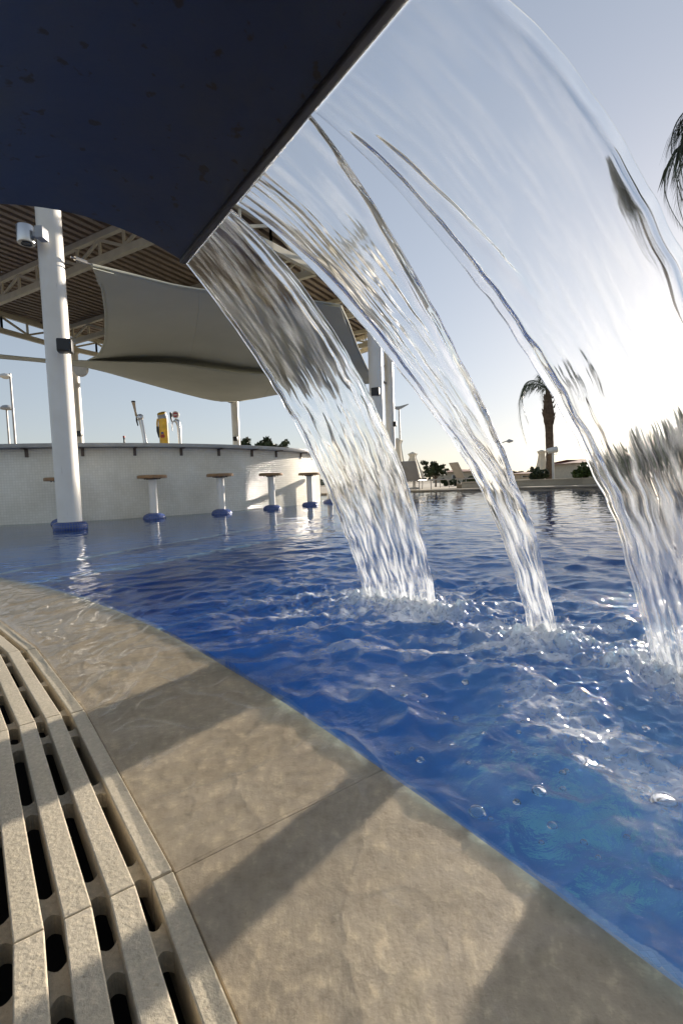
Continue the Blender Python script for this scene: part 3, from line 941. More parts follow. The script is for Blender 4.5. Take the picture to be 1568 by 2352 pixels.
# stools
def make_stool():
    r = empty('bar_stool')
    tag(r, 'x', 'bar stool', 'fixed stools round the pool bar')
    b = MB(); b.lathe([(.0, .497), (.172, .497), (.176, .503), (.176, .528), (.172, .532), (0, .532)], n=40)
    se = b.build('seat', 'seatrim', r, smooth=True)
    b = MB(); b.lathe([(.0, .533), (.166, .533), (.168, .536), (0, .537)], n=40); b.build('seat_face', 'seattop', se, smooth=True)
    b = MB(); b.lathe([(.0, .482), (.075, .482), (.075, .496), (0, .496)], n=24)
    for k in range(6):
        a = k * math.pi / 3 + .3
        b.lathe([(0, .484), (.007, .484), (.007, .496), (0, .496)], (.10 * math.cos(a), .10 * math.sin(a), 0), 8)
    b.build('mounting_plate', 'bracket', r, smooth=True)
    b = MB(); b.lathe([(0, -.4), (.049, -.4), (.049, .481), (0, .481)], n=28); b.build('post', 'column', r, smooth=True)
    b = MB()
    b.lathe([(.0, -.5), (.130, -.5), (.134, -.02), (.137, .002), (.134, .020), (.121, .040), (.098, .055), (.070, .064), (.0495, .067), (.0495, .0)], n=40)
    b.build('tiled_base', 'bluemosaic', r, smooth=True, cyl=(0, 0, .15))
    return r
st0 = make_stool()
slab_ = [(-72.1, 4.50, 'bar stool half hidden behind the thick white column'), (-59.5, 4.46, 'first bar stool to the right of the thick white column'),
         (-48.7, 4.55, 'second bar stool to the right of the thick white column'), (-36.9, 4.47, 'third bar stool to the right of the thick white column'),
         (-25.4, 4.53, 'bar stool touching the left rim of the nearest falling sheet'), (-13.8, 4.53, 'bar stool seen blurred through the falling water')]
for i, (a, r_, lb_) in enumerate(slab_):
    loc = (BC[0] + r_ * math.cos(R(a)), BC[1] + r_ * math.sin(R(a)), 0)
    if i == 0:
        st0.location = loc; st0['label'] = lb_; st0.rotation_euler = (0, 0, .4)
    else:
        s_ = dup(st0, loc, i * .7, lb_)

# beer taps
def bez(pts, n=14):
    pts = [Vector(p) for p in pts]; out = []
    for k in range(n + 1):
        t = k / n; q_ = pts[:]
        while len(q_) > 1: q_ = [a.lerp(b, t) for a, b in zip(q_[:-1], q_[1:])]
        out.append(q_[0])
    return out
ZT = .9455
def tpos(x, Y=7.0):
    p = aty(x, 1016, Y); return (p[0], p[1], ZT)
t1 = empty('beer_tap', tpos(333), 0, 'slender chrome beer tap with a tall tilted handle', 'beer tap')
b = MB(); b.tube(bez([(.02, 0, 0), (.0, 0, .15), (-.015, 0, .28), (-.045, 0, .44)]), [.036 - .010 * math.sin(math.pi * k / 14 * .9) for k in range(15)], 18)
b.lathe([(0, .40), (.030, .405), (.045, .43), (.047, .455), (.035, .485), (.012, .497), (0, .498)], (-.045, 0, 0), 20)
b.lathe([(0, 0), (.055, 0), (.055, .008), (0, .012)], (.02, 0, 0), 24)
b.build('column', 'steel', t1, smooth=True)
b = MB(); b.tube([(-.085, -.01, .455), (-.095, -.012, .48), (-.103, -.012, .53), (-.118, -.012, .63), (-.122, -.012, .665)], [.014, .016, .013, .020, .026], 14); b.build('handle', 'seattop', t1, smooth=True)
b = MB(); b.lathe([(0, 0), (.027, 0), (.029, .012), (.022, .02), (0, .022)], (-.123, -.012, .664), 16); b.build('handle_cap', 'black', t1, smooth=True)
b = MB(); b.tube([(-.06, -.01, .44), (-.09, -.012, .44), (-.092, -.012, .40), (-.078, -.012, .33)], [.014, .016, .012, .008], 12); b.build('nozzle', 'black', t1, smooth=True)
t2 = empty('beer_tap', tpos(378), 0, 'thick yellow beer tap with a slanted round head', 'beer tap')
b = MB(); b.lathe([(0, 0), (.062, 0), (.060, .40), (.058, .44), (0, .44)], n=28); b.build('column', 'yellow', t2, smooth=True)
b = MB(); b.lathe([(0, 0), (.066, 0), (.066, .012), (0, .014)], n=28)
for sx in (-1, 1): b.tube([(sx * .060, -.016, .01), (sx * .058, -.016, .42)], .006, 8)
b.build('trim', 'steel', t2, smooth=True)
hm = Matrix.Rotation(R(52), 3, 'X')
b = MB(); b.tube([(.0, .03, .36), (-.003, .006, .44), (-.008, -.022, .492)], [.060, .070, .064], 28); b.build('head', 'grey', t2, smooth=True)
nv = Vector((-.005, -.028, .052)).normalized()
b = MB(); c0 = Vector((-.008, -.022, .492)); b.tube([c0, c0 + nv * .006], [.058, .058], 32); fc = b.build('face', 'yellow', t2, smooth=True)
def text(body, size, loc, axm, m, parent, name='lettering'):
    cu = bpy.data.curves.new('txt', 'FONT'); cu.body = body; cu.size = size; cu.align_x = 'CENTER'; cu.align_y = 'CENTER'; cu.extrude = .0008
    to = bpy.data.objects.new('txt', cu); COL.objects.link(to)
    dg = bpy.context.evaluated_depsgraph_get()
    me = bpy.data.meshes.new_from_object(to.evaluated_get(dg))
    bpy.data.objects.remove(to)
    me.transform(Matrix.Translation(Vector(loc)) @ axm.to_4x4())
    me.materials.clear()
    return link(name, me, m, parent)
xv = Vector((1, 0, 0)); xv = (xv - nv * xv.dot(nv)).normalized(); yv = nv.cross(xv)
text('KEO', .040, c0 + nv * .0075 - yv * .004, Matrix((xv, yv, nv)).transposed(), 'goldprint', fc)
b = MB()
b.tube([c0 + nv * .0065 + yv * .032 - xv * .010, c0 + nv * .0065 + yv * .040, c0 + nv * .0065 + yv * .032 + xv * .010], .003, 6); b.build('crown_mark', 'goldprint', fc)
b = MB()
for k in range(-4, 5):
    a = -math.pi / 2 + k * .11
    b.box((.0625 * math.cos(a), .0625 * math.sin(a), .165 + .006 * math.cos(k * 2)), (.003, .008, .046 if abs(k) < 4 else .03), rz=a)
b.build('red_emblem', 'redprint', t2)
b = MB()
for k in range(-2, 3):
    a = -math.pi / 2 + k * .11
    b.box((.0625 * math.cos(a), .0625 * math.sin(a), .215 - abs(k) * .004), (.003, .008, .026), rz=a)
b.build('blue_emblem', 'blueprint', t2)
b = MB(); b.tube([(-.070, -.02, .42), (-.080, -.022, .36), (-.079, -.022, .30)], [.010, .013, .013], 10); b.build('handle', 'yellow', t2, smooth=True)
b = MB(); b.tube([(-.079, -.022, .31), (-.079, -.022, .24), (-.073, -.022, .20), (-.068, -.022, .15)], [.015, .016, .012, .007], 10); b.build('nozzle', 'black', t2, smooth=True)
t3 = empty('beer_tap', tpos(412), 0, 'curved chrome beer tap carrying a small round badge', 'beer tap')
b = MB(); b.tube(bez([(.012, 0, 0), (.012, 0, .2), (.022, 0, .32), (.0, 0, .42), (-.05, 0, .37)], 18), [.020 + .012 * min(1, k / 12) - .012 * max(0, (k - 14) / 4) for k in range(19)], 16)
b.lathe([(0, 0), (.04, 0), (.04, .008), (0, .01)], (.012, 0, 0), 20)
b.build('column', 'steel', t3, smooth=True)
b = MB(); b.tube([(-.045, -.01, .375), (-.075, -.012, .37), (-.085, -.012, .30), (-.083, -.012, .24)], [.012, .013, .008, .006], 10); b.build('nozzle', 'steel', t3, smooth=True)
b = MB(); b.tube([(-.085, -.012, .37), (-.092, -.012, .42), (-.095, -.012, .50)], [.009, .014, .018], 12); b.build('handle', 'black', t3, smooth=True)
b = MB(); b.tube([(-.025, -.005, .465), (-.025, -.025, .465)], .052, 28); b.tube([(-.025, -.015, .42), (-.03, -.01, .385)], .006, 8); bd_ = b.build('badge', 'badge', t3, smooth=True)
b = MB(); b.tube([(-.025, -.0251, .465), (-.025, -.027, .465)], .036, 24); b.build('badge_face', 'redprint', bd_, smooth=True)
b = MB(); b.box((-.025, -.0275, .463), (.052, .002, .014)); b.build('badge_band', 'badge', bd_)
o4 = empty('pepper_mill', tpos(286), 0, 'small dark bottle top just showing over the bar counter', 'bottle')
b = MB(); b.lathe([(0, 0), (.03, 0), (.03, .07), (.012, .10), (.012, .15), (.015, .17), (0, .17)], n=18); b.build('glass', 'black', o4, smooth=True)
o4.name = 'bottle'
b = MB(); b.lathe([(0, .1702), (.016, .1702), (.016, .195), (0, .195)], n=14); b.build('stopper', 'redprint', o4, smooth=True)

# ================================================================ PERGOLA
TQ = np.array([-2.45, 6.67]); TT = np.array([-.872, .489]); TS = np.array([.489, .872])
def pg(u, v, z): p = TQ + TT * u + TS * v; return (float(p[0]), float(p[1]), z)
per = empty('pergola', pg(2, 2.2, 0), 0, 'large oval slatted pergola on white columns over the bar', 'pergola')
PO = Vector(per.location)
def loc_(p): return Vector(p) - PO
ZB, ZTc = 3.67, 4.0
vv = np.array([-3.3, -3.0, -2.6, -1.9, .2, 1.9, 3.5, 5.2, 6.28, 6.9, 7.3])
uu_ = np.array([2.05, .8, -.15, -.75, -1.15, -1.4, -1.38, -1.05, -.72, .5, 2.05])
def ulo(v): return float(np.interp(v, vv, uu_))
def uhi(v): return 4.10 - ulo(v)
# slats
sm_ = MB()
u = -1.36
while u < 5.5:
    ok_ = [v for v in np.arange(-3.3, 7.31, .05) if ulo(v) <= u <= uhi(v)]
    if ok_: sm_.bar(loc_(pg(u, min(ok_), 4.10)), loc_(pg(u, max(ok_), 4.10)), .078, .085)
    u += .155
sm_.build('slats', 'slat', per)
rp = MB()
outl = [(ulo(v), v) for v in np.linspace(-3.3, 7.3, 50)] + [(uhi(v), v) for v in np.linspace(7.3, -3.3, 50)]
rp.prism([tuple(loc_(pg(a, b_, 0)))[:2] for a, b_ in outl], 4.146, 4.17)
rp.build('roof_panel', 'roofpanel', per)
def truss(pa, pb, bays, name='truss'):
    pa, pb = Vector(pa), Vector(pb)
    tr_ = MB(); up = Vector((0, 0, 1))
    za, zb = up * ZB, up * ZTc
    tr_.bar(pa + za, pb + za, .07, .10); tr_.bar(pa + zb, pb + zb, .07, .085)
    o = tr_.build(name, 'truss', per)
    wb = MB()
    for k in range(bays + 1):
        p = pa.lerp(pb, k / bays)
        wb.bar(p + up * (ZB + .05), p + up * (ZTc - .042), .035, .035)
        if k < bays:
            q_ = pa.lerp(pb, (k + 1) / bays)
            if k % 2: wb.bar(p + up * (ZB + .06), q_ + up * (ZTc - .05), .03, .04)
            else: wb.bar(p + up * (ZTc - .05), q_ + up * (ZB + .06), .03, .04)
    wb.build('truss_web', 'truss', o)
for v in (-2.06, 0, 2.06, 4.12, 6.18):
    a = ulo(v); b_ = uhi(v)
    if abs(v - 2.06) < .1: a = -2.2
    n = int(round((b_ - a) / .55)); n += n % 2
    truss(loc_(pg(a, v, 0)), loc_(pg(b_, v, 0)), n)
# perimeter truss
oo = outl[::5] + [outl[0]]
for (a, b_), (c, d) in zip(oo[:-1], oo[1:]):
    L_ = math.hypot(c - a, d - b_)
    if L_ < .1: continue
    truss(loc_(pg(a, b_, 0)), loc_(pg(c, d, 0)), max(1, int(round(L_ / .5))), 'edge_truss')
fa = MB()
for (a, b_), (c, d) in zip(outl, outl[1:] + outl[:1]):
    fa.bar(loc_(pg(a, b_, 4.11)), loc_(pg(c, d, 4.11)), .03, .15)
fa.build('fascia', 'truss', per)
colpos = {'A': (-2.671, 4.753), 'B': (.60, 7.5), 'C': (1.27, 11.9), 'D': (-2.98, 14.2), 'E': (-6.12, 11.5), 'F': (-6.0, 6.9)}
for k, (x, y) in colpos.items():
    b = MB(); c = Vector((x, y, 0)) - PO
    b.lathe([(0, -1.3), (.108, -1.3), (.108, 3.60), (0, 3.60)], c, 40)
    co = b.build('column', 'column', per, smooth=True)
    b = MB(); b.lathe([(0, 3.601), (.13, 3.601), (.13, 3.62), (0, 3.62)], c, 32); b.build('cap_plate', 'truss', co)
    b = MB()
    b.lathe([(.06, -1.2), (.143, -1.2), (.146, -.02), (.153, .0), (.155, .030), (.150, .050), (.138, .064), (.122, .071), (.1085, .073), (.1085, -.1)], c, 48)
    b.build('tiled_collar', 'bluemosaic', co, smooth=True, cyl=(c.x, c.y, .165))
# speakers
def speaker(x, y, Y, az, label, s=1.0):
    p = aty(x, y, Y)
    r = empty('speaker', tuple(p), az, label, 'speaker', 'black box speakers on the pergola columns')
    b = MB(); b.box((0, 0, 0), (.13 * s, .10 * s, .125 * s)); b.build('cabinet', 'black', r, bevel=.018, smooth=True)
    b = MB(); b.box((0, -.0505 * s, 0), (.095 * s, .004, .09 * s)); b.build('grille', 'black', r, bevel=.0015)
    b = MB(); b.box((0, .075 * s, 0), (.05, .05, .02)); b.build('bracket', 'bracket', r)
    return r
speaker(150, 795, 4.56, R(18), 'black box speaker on the nearest thick column')
speaker(863, 900, 7.42, R(-25), 'black box speaker on the column just right of the first falling sheet')
speaker(904, 974, 11.85, R(-10), 'black box speaker on the tall column beside the winged street lamp')
speaker(541, 1008, 14.05, R(0), 'black box speaker low on the slim column behind the bar')
speaker(183, 996, 11.36, R(0), 'black box speaker on the far column behind the nearest one')
# lamp on the first column
lp_ = aty(60, 540, 4.55)
lm = empty('column_lamp', tuple(lp_), 0, 'silver cylinder spotlight bracketed to the nearest column', 'spotlight')
b = MB(); b.lathe([(0, -.075), (.072, -.075), (.074, -.07), (.074, .07), (.070, .078), (0, .078)], n=32); b.build('housing', 'steel', lm, smooth=True)
b = MB(); b.lathe([(0, -.0762), (.045, -.0762), (.045, -.083), (.038, -.083), (.038, -.078), (0, -.078)], n=28); b.build('lens', 'glassdark', lm, smooth=True)
b = MB(); b.box((.145, .0, .005), (.07, .10, .105)); b.box((.092, 0, -.005), (.04, .05, .045)); b.build('bracket', 'grey', lm, bevel=.006)

# shade sails
def coons(top, bot, lef, rig, nu, nv_, sag, name, label, belly=None):
    def samp(c, n):
        c = np.array([aty(*p) for p in c]); d = np.concatenate([[0], np.cumsum(np.linalg.norm(np.diff(c, axis=0), axis=1))]); d /= d[-1]
        s = np.linspace(0, 1, n)
        out = np.array([np.interp(s, d, c[:, k]) for k in range(3)]).T
        for _ in range(2): out[1:-1] = (out[:-2] + 2 * out[1:-1] + out[2:]) / 4
        return out
    T, B = samp(top, nu), samp(bot, nu); Lf, Rt = samp(lef, nv_), samp(rig, nv_)
    u_ = np.linspace(0, 1, nu)[None, :, None]; v_ = np.linspace(0, 1, nv_)[:, None, None]
    P = (1 - v_) * T[None] + v_ * B[None] + (1 - u_) * Lf[:, None] + u_ * Rt[:, None] \
        - ((1 - u_) * (1 - v_) * T[0] + u_ * (1 - v_) * T[-1] + (1 - u_) * v_ * B[0] + u_ * v_ * B[-1])
    P[..., 2] += (sag * 16 * u_ * (1 - u_) * v_ * (1 - v_))[..., 0]
    if belly is not None: P[..., 2] += belly(u_[..., 0], v_[..., 0])
    root = empty(name, tuple(P[0, 0]), 0, label, 'shade sail')
    V = P.reshape(-1, 3) - P[0, 0]
    ii, jj = np.meshgrid(np.arange(nv_ - 1), np.arange(nu - 1), indexing='ij'); q = (ii * nu + jj).ravel()
    o = arrmesh('fabric', V, np.stack([q, q + 1, q + nu + 1, q + nu], 1), 'sail', root)
    md = o.modifiers.new('thick', 'SOLIDIFY'); md.thickness = .006
    e = MB()
    for c in (P[0], P[-1], P[:, 0], P[:, -1]): e.tube([tuple(x - P[0, 0]) for x in c[::3]] + [tuple(c[-1] - P[0, 0])], .012, 6)
    e.build('hem', 'sail', root, smooth=True)
    s = MB()
    for f in (.36, .68):
        k = int(f * nu); s.tube([tuple(x - P[0, 0] + np.array([0, 0, -.006])) for x in P[::2, k]], .004, 5)
    s.build('seam', 'sail', root)
    return root, P
s1, PS1 = coons([(212, 608, 4.95), (290, 627, 5.3), (400, 655, 5.8), (480, 668, 6.2), (600, 680, 6.8), (700, 688, 7.3), (782, 701, 7.8)],
      [(200, 829, 9.2), (260, 836, 10.2), (330, 842, 10.9), (400, 846, 11.2), (460, 854, 11.4), (540, 864, 11.5), (640, 868, 11.6), (873, 876, 11.8)],
      [(212, 608, 4.95), (235, 660, 5.6), (243, 720, 6.5), (243, 780, 7.6), (228, 815, 8.6), (200, 829, 9.2)],
      [(782, 701, 7.8), (800, 740, 8.6), (822, 800, 9.6), (845, 850, 10.6), (873, 874, 11.7)], 60, 40, -.05, 'shade_sail',
      'broad upper shade sail stretched under the pergola slats')
s2, PS2 = coons([(-90, 806, 8.3), (0, 815, 8.6), (110, 826, 8.9), (330, 833, 9.1), (400, 834, 9.3), (470, 845, 9.6), (540, 856, 9.9), (640, 861, 10.4), (873, 872, 11.8)],
      [(-90, 818, 9.4), (0, 822, 9.9), (120, 834, 10.3), (200, 842, 10.8), (300, 870, 12), (400, 898, 13), (495, 922, 13.9), (545, 923, 13.9), (640, 905, 13.4), (750, 890, 12.7), (873, 878, 11.9)],
      [(-90, 806, 8.3), (-90, 812, 8.8), (-90, 818, 9.4)], [(873, 872, 11.8), (873, 875, 11.85), (873, 878, 11.9)], 60, 24, 0.0, 'shade_sail',
      'lower shade sail hanging behind the upper one towards the slim column')
def cable(root, a, b, r=.006, name='cable'):
    m_ = MB(); o = Vector(root.location); a = Vector(a) - o; b = Vector(b) - o
    m_.tube([a, b], r, 6)
    c = a.lerp(b, .45); d = (b - a).normalized() * .06
    m_.tube([c - d, c + d], r * 2.6, 8)
    m_.build(name, 'cable', root)
cable(s1, aty(163, 590, 4.75), aty(212, 608, 4.95), .008)
cable(s1, aty(840, 672, 7.5), aty(782, 701, 7.8))
cable(s1, aty(888, 882, 11.85), aty(873, 874, 11.7), .012)
cable(s1, aty(180, 828, 11.4), aty(200, 829, 9.2))
cable(s2, aty(186, 838, 11.4), aty(240, 853, 11.2), .01)
cable(s2, aty(536, 925, 14.1), aty(520, 922, 13.9), .01)
cable(s2, aty(884, 838, 11.8), aty(858, 870, 11.8), .008)
# corner plates of the upper sail
for (x0, y0, Y0, x1, y1, Y1, x2, y2, Y2) in ((214, 611, 4.93, 262, 624, 5.15, 226, 650, 5.4), (740, 697, 7.55, 782, 703, 7.75, 794, 742, 8.5)):
    a, b_, c = [Vector(aty(*p)) - Vector(s1.location) + Vector((0, 0, -.02)) for p in ((x0, y0, Y0), (x1, y1, Y1), (x2, y2, Y2))]
    m_ = MB(); n_ = (b_ - a).cross(c - a).normalized() * .004
    m_.add([a - n_, b_ - n_, c - n_, a + n_, b_ + n_, c + n_], [(0, 1, 2), (5, 4, 3), (0, 3, 4, 1), (1, 4, 5, 2), (2, 5, 3, 0)])
    m_.build('corner_patch', 'sail', s1)

# round lamp on the far column
dp_ = aty(186, 850, 11.35)
rl = empty('round_lamp', tuple(dp_), 0, 'round disc lamp fixed to the far column behind the nearest one', 'lamp')
b = MB(); b.tube([(.04, -.05, 0), (.04, -.10, 0)], [.17, .15], 28); b.build('shade', 'lampwhite', rl, smooth=True)
b = MB(); b.tube([(-.02, .0, 0), (.04, -.05, 0)], .025, 10); b.build('arm', 'grey', rl)

# ================================================================ FAR SIDE: ground, deck, planting
gd = MB()
gd.add([(-900, 16.0, -.02), (900, 16.0, -.02), (900, 1200, -.02), (-900, 1200, -.02)], [(0, 1, 2, 3)])
gd.add([(-900, 15.9, -.02), (-30, 15.9, -.02), (-30, -300, -.02), (-900, -300, -.02)], [(3, 2, 1, 0)])
gd.add([(30, 15.9, -.02), (900, 15.9, -.02), (900, -300, -.02), (30, -300, -.02)], [(3, 2, 1, 0)])
gd.add([(-30, -6.1, -.02), (30, -6.1, -.02), (30, -300, -.02), (-30, -300, -.02)], [(3, 2, 1, 0)])
tag(gd.build('ground', 'earth'), kind='structure')
fd = MB()
edge = [(-30, 15.2), (-10, 15.2), (-4, 15.0), (0, 14.6), (2.15, 14.2), (3.4, 13.75), (5.1, 13.2), (6.5, 12.3), (8.2, 10.8), (9.6, 8.6), (10.6, 5.5), (11, 1), (11, -6), (30, -6)]
fd.prism(edge + [(30, 40), (-30, 40)], -1.34, .03)
tag(fd.build('terrace', 'deck'), kind='structure')
fc_ = MB()
for (a, b_), (c, d) in zip(edge[:-1], edge[1:]):
    fc_.bar((a, b_ + .12, .036), (c, d + .12, .036), .34, .03)
tag(fc_.build('far_coping', 'deck'), kind='structure')

def T(name, x, y, Y, label, cat, group=None, z=.03, rz=0):
    p = aty(x, y, Y); return empty(name, (p[0], p[1], z), rz, label, cat, group), p
# planter
pw = MB()
PW = [(3.75, 15.0), (5.3, 14.75), (7.1, 14.2), (9.0, 13.0), (10.6, 11.4)]
PB = [(11.6, 12.3), (9.8, 14.1), (7.6, 15.6), (5.4, 16.2), (3.9, 16.3)]
plant = empty('planter', (5.3, 15.2, .03), 0, 'long low stone planter along the far pool terrace', 'planter')
for (a, b_), (c, d) in zip(PW[:-1], PW[1:]):
    pw.bar((a - 5.3, b_ - 15.2, .085), (c - 5.3, d - 15.2, .085), .12, .17)
pw.build('wall', 'planter', plant)
pw = MB()
for (a, b_), (c, d) in zip(PW[:-1], PW[1:]): pw.bar((a - 5.3, b_ - 15.2, .187), (c - 5.3, d - 15.2, .187), .18, .03)
pw.build('capping', 'deck', plant, bevel=.004)
pw = MB(); pw.prism([(a - 5.3, b_ - 15.2 + .07) for a, b_ in PW] + [(a - 5.3, b_ - 15.2) for a, b_ in PB], 0, .14); pw.build('soil', 'earth', plant)

def leaves(n, fn, size, name, m, parent, seed, asp=2.2):
    r = np.random.default_rng(seed); C = fn(r, n)
    d = r.normal(0, 1, (n, 3)); d /= np.linalg.norm(d, axis=1)[:, None]
    e = np.cross(d, r.normal(0, 1, (n, 3))); e /= np.linalg.norm(e, axis=1)[:, None]
    s = size * r.uniform(.6, 1.35, (n, 1))
    a = C - d * s; b_ = C + e * s / asp; c = C + d * s; f = C - e * s / asp
    V = np.stack([a, b_, c, f], 1).reshape(-1, 3)
    return arrmesh(name, V, np.arange(4 * n).reshape(-1, 4), m, parent, False)
def clumps(centres, rad, hollow=.45):
    centres = np.array(centres, float)
    def fn(r, n):
        k = r.integers(0, len(centres), n)
        v = r.normal(0, 1, (n, 3)); v /= np.linalg.norm(v, axis=1)[:, None]
        rr = rad[k] if hasattr(rad, '__len__') else rad
        rr = np.asarray(rr).reshape(-1, 1) if hasattr(rad, '__len__') else rad
        return centres[k] + v * rr * (r.uniform(hollow, 1, (n, 1)) ** .6) * [1, 1, .85]
    return fn
def bush(x, y, Y, wpx, hpx, label, cat='bush', m='leaf2', name='shrub', seed=1, n=900, ls=.05, zb=.15, group=None):
    ro, p = T(name, x, y, Y, label, cat, group, z=zb)
    k = Y / FPX; Wd, Hh = wpx * k, hpx * k
    r = random.Random(seed)
    cs = [(r.uniform(-.5, .5) * Wd * .8, r.uniform(-.3, .3) * Wd, Hh * r.uniform(.2, .8)) for _ in range(12)]
    rad = np.array([r.uniform(.14, .26) * min(Wd, Hh * 1.6) for _ in cs])
    leaves(n, clumps(cs, rad), ls, 'foliage', m, ro, seed)
    b = MB()
    for c in cs[:7]: b.tube([(0, 0, -.05), (c[0] * .4, c[1] * .4, c[2] * .5), c], [.02, .014, .006], 6)
    b.build('stems', 'bark', ro)
    return ro
bush(1240, 1080, 15.2, 40, 28, 'feathery dark shrub at the foot of the palm in the planter', m='leaf', seed=3, ls=.05)
bush(1336, 1090, 14.6, 50, 42, 'spiky green shrub at the right end of the visible planter', seed=4, ls=.06)
bush(1228, 1085, 15.8, 18, 40, 'thin upright leafy plant beside the folded parasol', m='leaf', seed=5, n=400, ls=.045)
bush(1450, 1085, 13.2, 130, 98, 'bright green bush seen through the widest water sheet', seed=6, n=5200, ls=.055)
bush(1545, 1082, 11.6, 160, 150, 'tall green bush at the right edge behind the water', seed=7, n=7000, ls=.055)
bush(1398, 1088, 14.2, 60, 45, 'low green bush between the planter shrubs', seed=8, n=1200, ls=.05)
bush(1640, 1080, 9.8, 200, 150, 'dark hedge like shrub just inside the right edge of the terrace', seed=17, n=7000, ls=.055, m='leaf')
# hedge
hg = bush(1050, 1108, 21, 110, 20, 'low clipped dark hedge in front of the cream house', 'hedge', 'leaf', 'hedge', 9, 2600, .05, .03)
# small tree
def tree(x, ybase, Y, wpx, hpx, label, name='small_tree', seed=1, n=2200, ls=.06, m='leaf', stems=5, trunkfrac=.3, group=None, cr=(.07, .14)):
    ro, p = T(name, x, ybase, Y, label, 'tree', group)
    k = Y / FPX; Wd, Hh = wpx * k, hpx * k
    r = random.Random(seed); b = MB(); cs = []
    b.tube([(0, 0, 0), (.01 * Wd, 0, Hh * trunkfrac)], [.035 * Hh, .028 * Hh], 10)
    for s in range(stems):
        f = (s + .5) / stems - .5
        tx = f * Wd * .85; tz = Hh * r.uniform(.78, 1.0); ty = r.uniform(-.3, .3) * Wd
        mid = (tx * .6, ty * .5, Hh * .55)
        b.tube([(0, 0, Hh * trunkfrac * .9), mid, (tx, ty, tz)], [.02 * Hh, .012 * Hh, .004 * Hh], 6)
        for q_ in range(7):
            t = .02 + .98 * q_ / 6
            cs.append((mid[0] * (1 - t) + tx * t + r.uniform(-.09, .09) * Wd, mid[1] * (1 - t) + ty * t + r.uniform(-.1, .1) * Wd, mid[2] * (1 - t) + tz * t - r.uniform(0, .14) * Hh))
    b.build('trunk', 'bark', ro, smooth=True)
    leaves(n, clumps(cs, np.array([r.uniform(*cr) * Wd for _ in cs]), .1), ls, 'crown', m, ro, seed)
    return ro
tree(1000, 1108, 20, 62, 62, 'small multi stemmed tree beside the cream house', seed=2, n=2400, ls=.055)
for i, (x, wd, hh, lb_) in enumerate(((578, 52, 30, 'left hand dark tree crown showing above the bar counter'), (612, 46, 27, 'middle dark tree crown showing above the bar counter'), (645, 40, 23, 'right hand dark tree crown showing above the bar counter'))):
    tree(x, 1115, 30, wd * 1.15, hh + 96, lb_, 'distant_tree', 20 + i, 5200, .10, stems=8, trunkfrac=.5, cr=(.12, .2), group='distant trees behind the bar')

# palms
def frond(b, base, az, length, rise, droop, n=34, leaf=.42, seed=0, wid=.012):
    r = random.Random(seed); base = Vector(base); d = Vector((math.cos(az), math.sin(az), 0)); sidev = Vector((-d.y, d.x, 0))
    L_ = length
    c = [base, base + d * (.30 * L_) + Vector((0, 0, rise)), base + d * (1.3 * L_) + Vector((0, 0, rise * 1.25)), base + d * (.68 * L_ if droop > 2 else .95 * L_) + Vector((0, 0, -droop * .42))]
    pts = [Vector(p) for p in bez(c, n)]
    b.tube(pts, [.022 * (1 - .8 * k / n) for k in range(n + 1)], 5)
    for k in range(2, n + 1):
        p = pts[k]; tg = (pts[k] - pts[k - 1]).normalized()
        ll = leaf * math.sin(math.pi * (.12 + .83 * k / n)) * r.uniform(.8, 1.1)
        for sg in (-1, 1):
            for dd_ in (0, .5):
                o = p - tg * dd_ * (pts[k] - pts[k - 1]).length
                dr = (sidev * sg * r.uniform(.45, .8) + tg * r.uniform(.4, .8) + Vector((0, 0, -r.uniform(.35, .9)))).normalized()
                mid = o + dr * ll * .55; tip = o + dr * ll + Vector((0, 0, -ll * .35))
                wv = tg * wid
                b.add([o - wv * .5, o + wv * .5, mid + wv, tip, mid - wv], [(0, 1, 2, 3, 4)])
def palm(pos, h, label, fr, rt=.16, seed=0, leaf=.42, wid=.008):
    ro = empty('palm_tree', pos, 0, label, 'palm tree')
    b = MB(); n = 26; pts = []; rd = []
    r = random.Random(seed)
    for k in range(n + 1):
        t = k / n; pts.append((.02 * math.sin(5 * t), 0, h * t))
        bulge = 1 + .45 * math.exp(-((t - .74) / .10) ** 2) - .45 * max(0, (t - .86) / .14)
        rd.append(rt * bulge * (1 + .07 * (k % 2)) * r.uniform(.95, 1.05))
    b.tube(pts, rd, 14)
    for k in range(40):
        t = r.uniform(.6, .92); a = r.uniform(0, 6.28); rr = rt * (1 + .4 * math.exp(-((t - .74) / .10) ** 2))
        p = Vector((rr * math.cos(a), rr * math.sin(a), h * t)); b.tube([p * 1.0, p + Vector((math.cos(a) * .05, math.sin(a) * .05, .12))], [.03, .008], 5)
    b.build('trunk', 'bark', ro, smooth=False)
    for i, (az, ln2, ri, dr) in enumerate(fr):
        f = MB(); frond(f, (0, 0, h - .05), R(az), ln2, ri, dr, leaf=leaf, seed=seed * 50 + i, wid=wid); f.build('frond', 'palmleaf', ro)
    return ro
pp = aty(1261, 1100, 16.0)
palm((pp[0], pp[1], .14), 3.0, 'short palm in the planter with one frond arching left',
     [(183, 1.12, .42, 4.0), (172, .95, .55, 2.4), (8, 1.1, .5, 2.8), (-12, 1.2, .6, 2.2), (35, .9, .8, 1.4), (85, .6, .9, 1.0), (-80, .6, .95, .9)], .118, 3, .46)
pq = aty(1772, 1060, 8.5)
palm((pq[0], pq[1], .03), 6.4, 'tall palm whose drooping fronds enter at the right edge', [(i * 27 + 7, 1.65 + .22 * math.sin(i * 2.1), .75 + .3 * math.sin(i), 3.6 + math.sin(i * 1.7)) for i in range(18)] +
     [(140 + i * 9, 1.68 + .14 * math.cos(i * 2), .3 + .09 * i, 3.9 - .1 * i) for i in range(12)], .17, 5, .62)

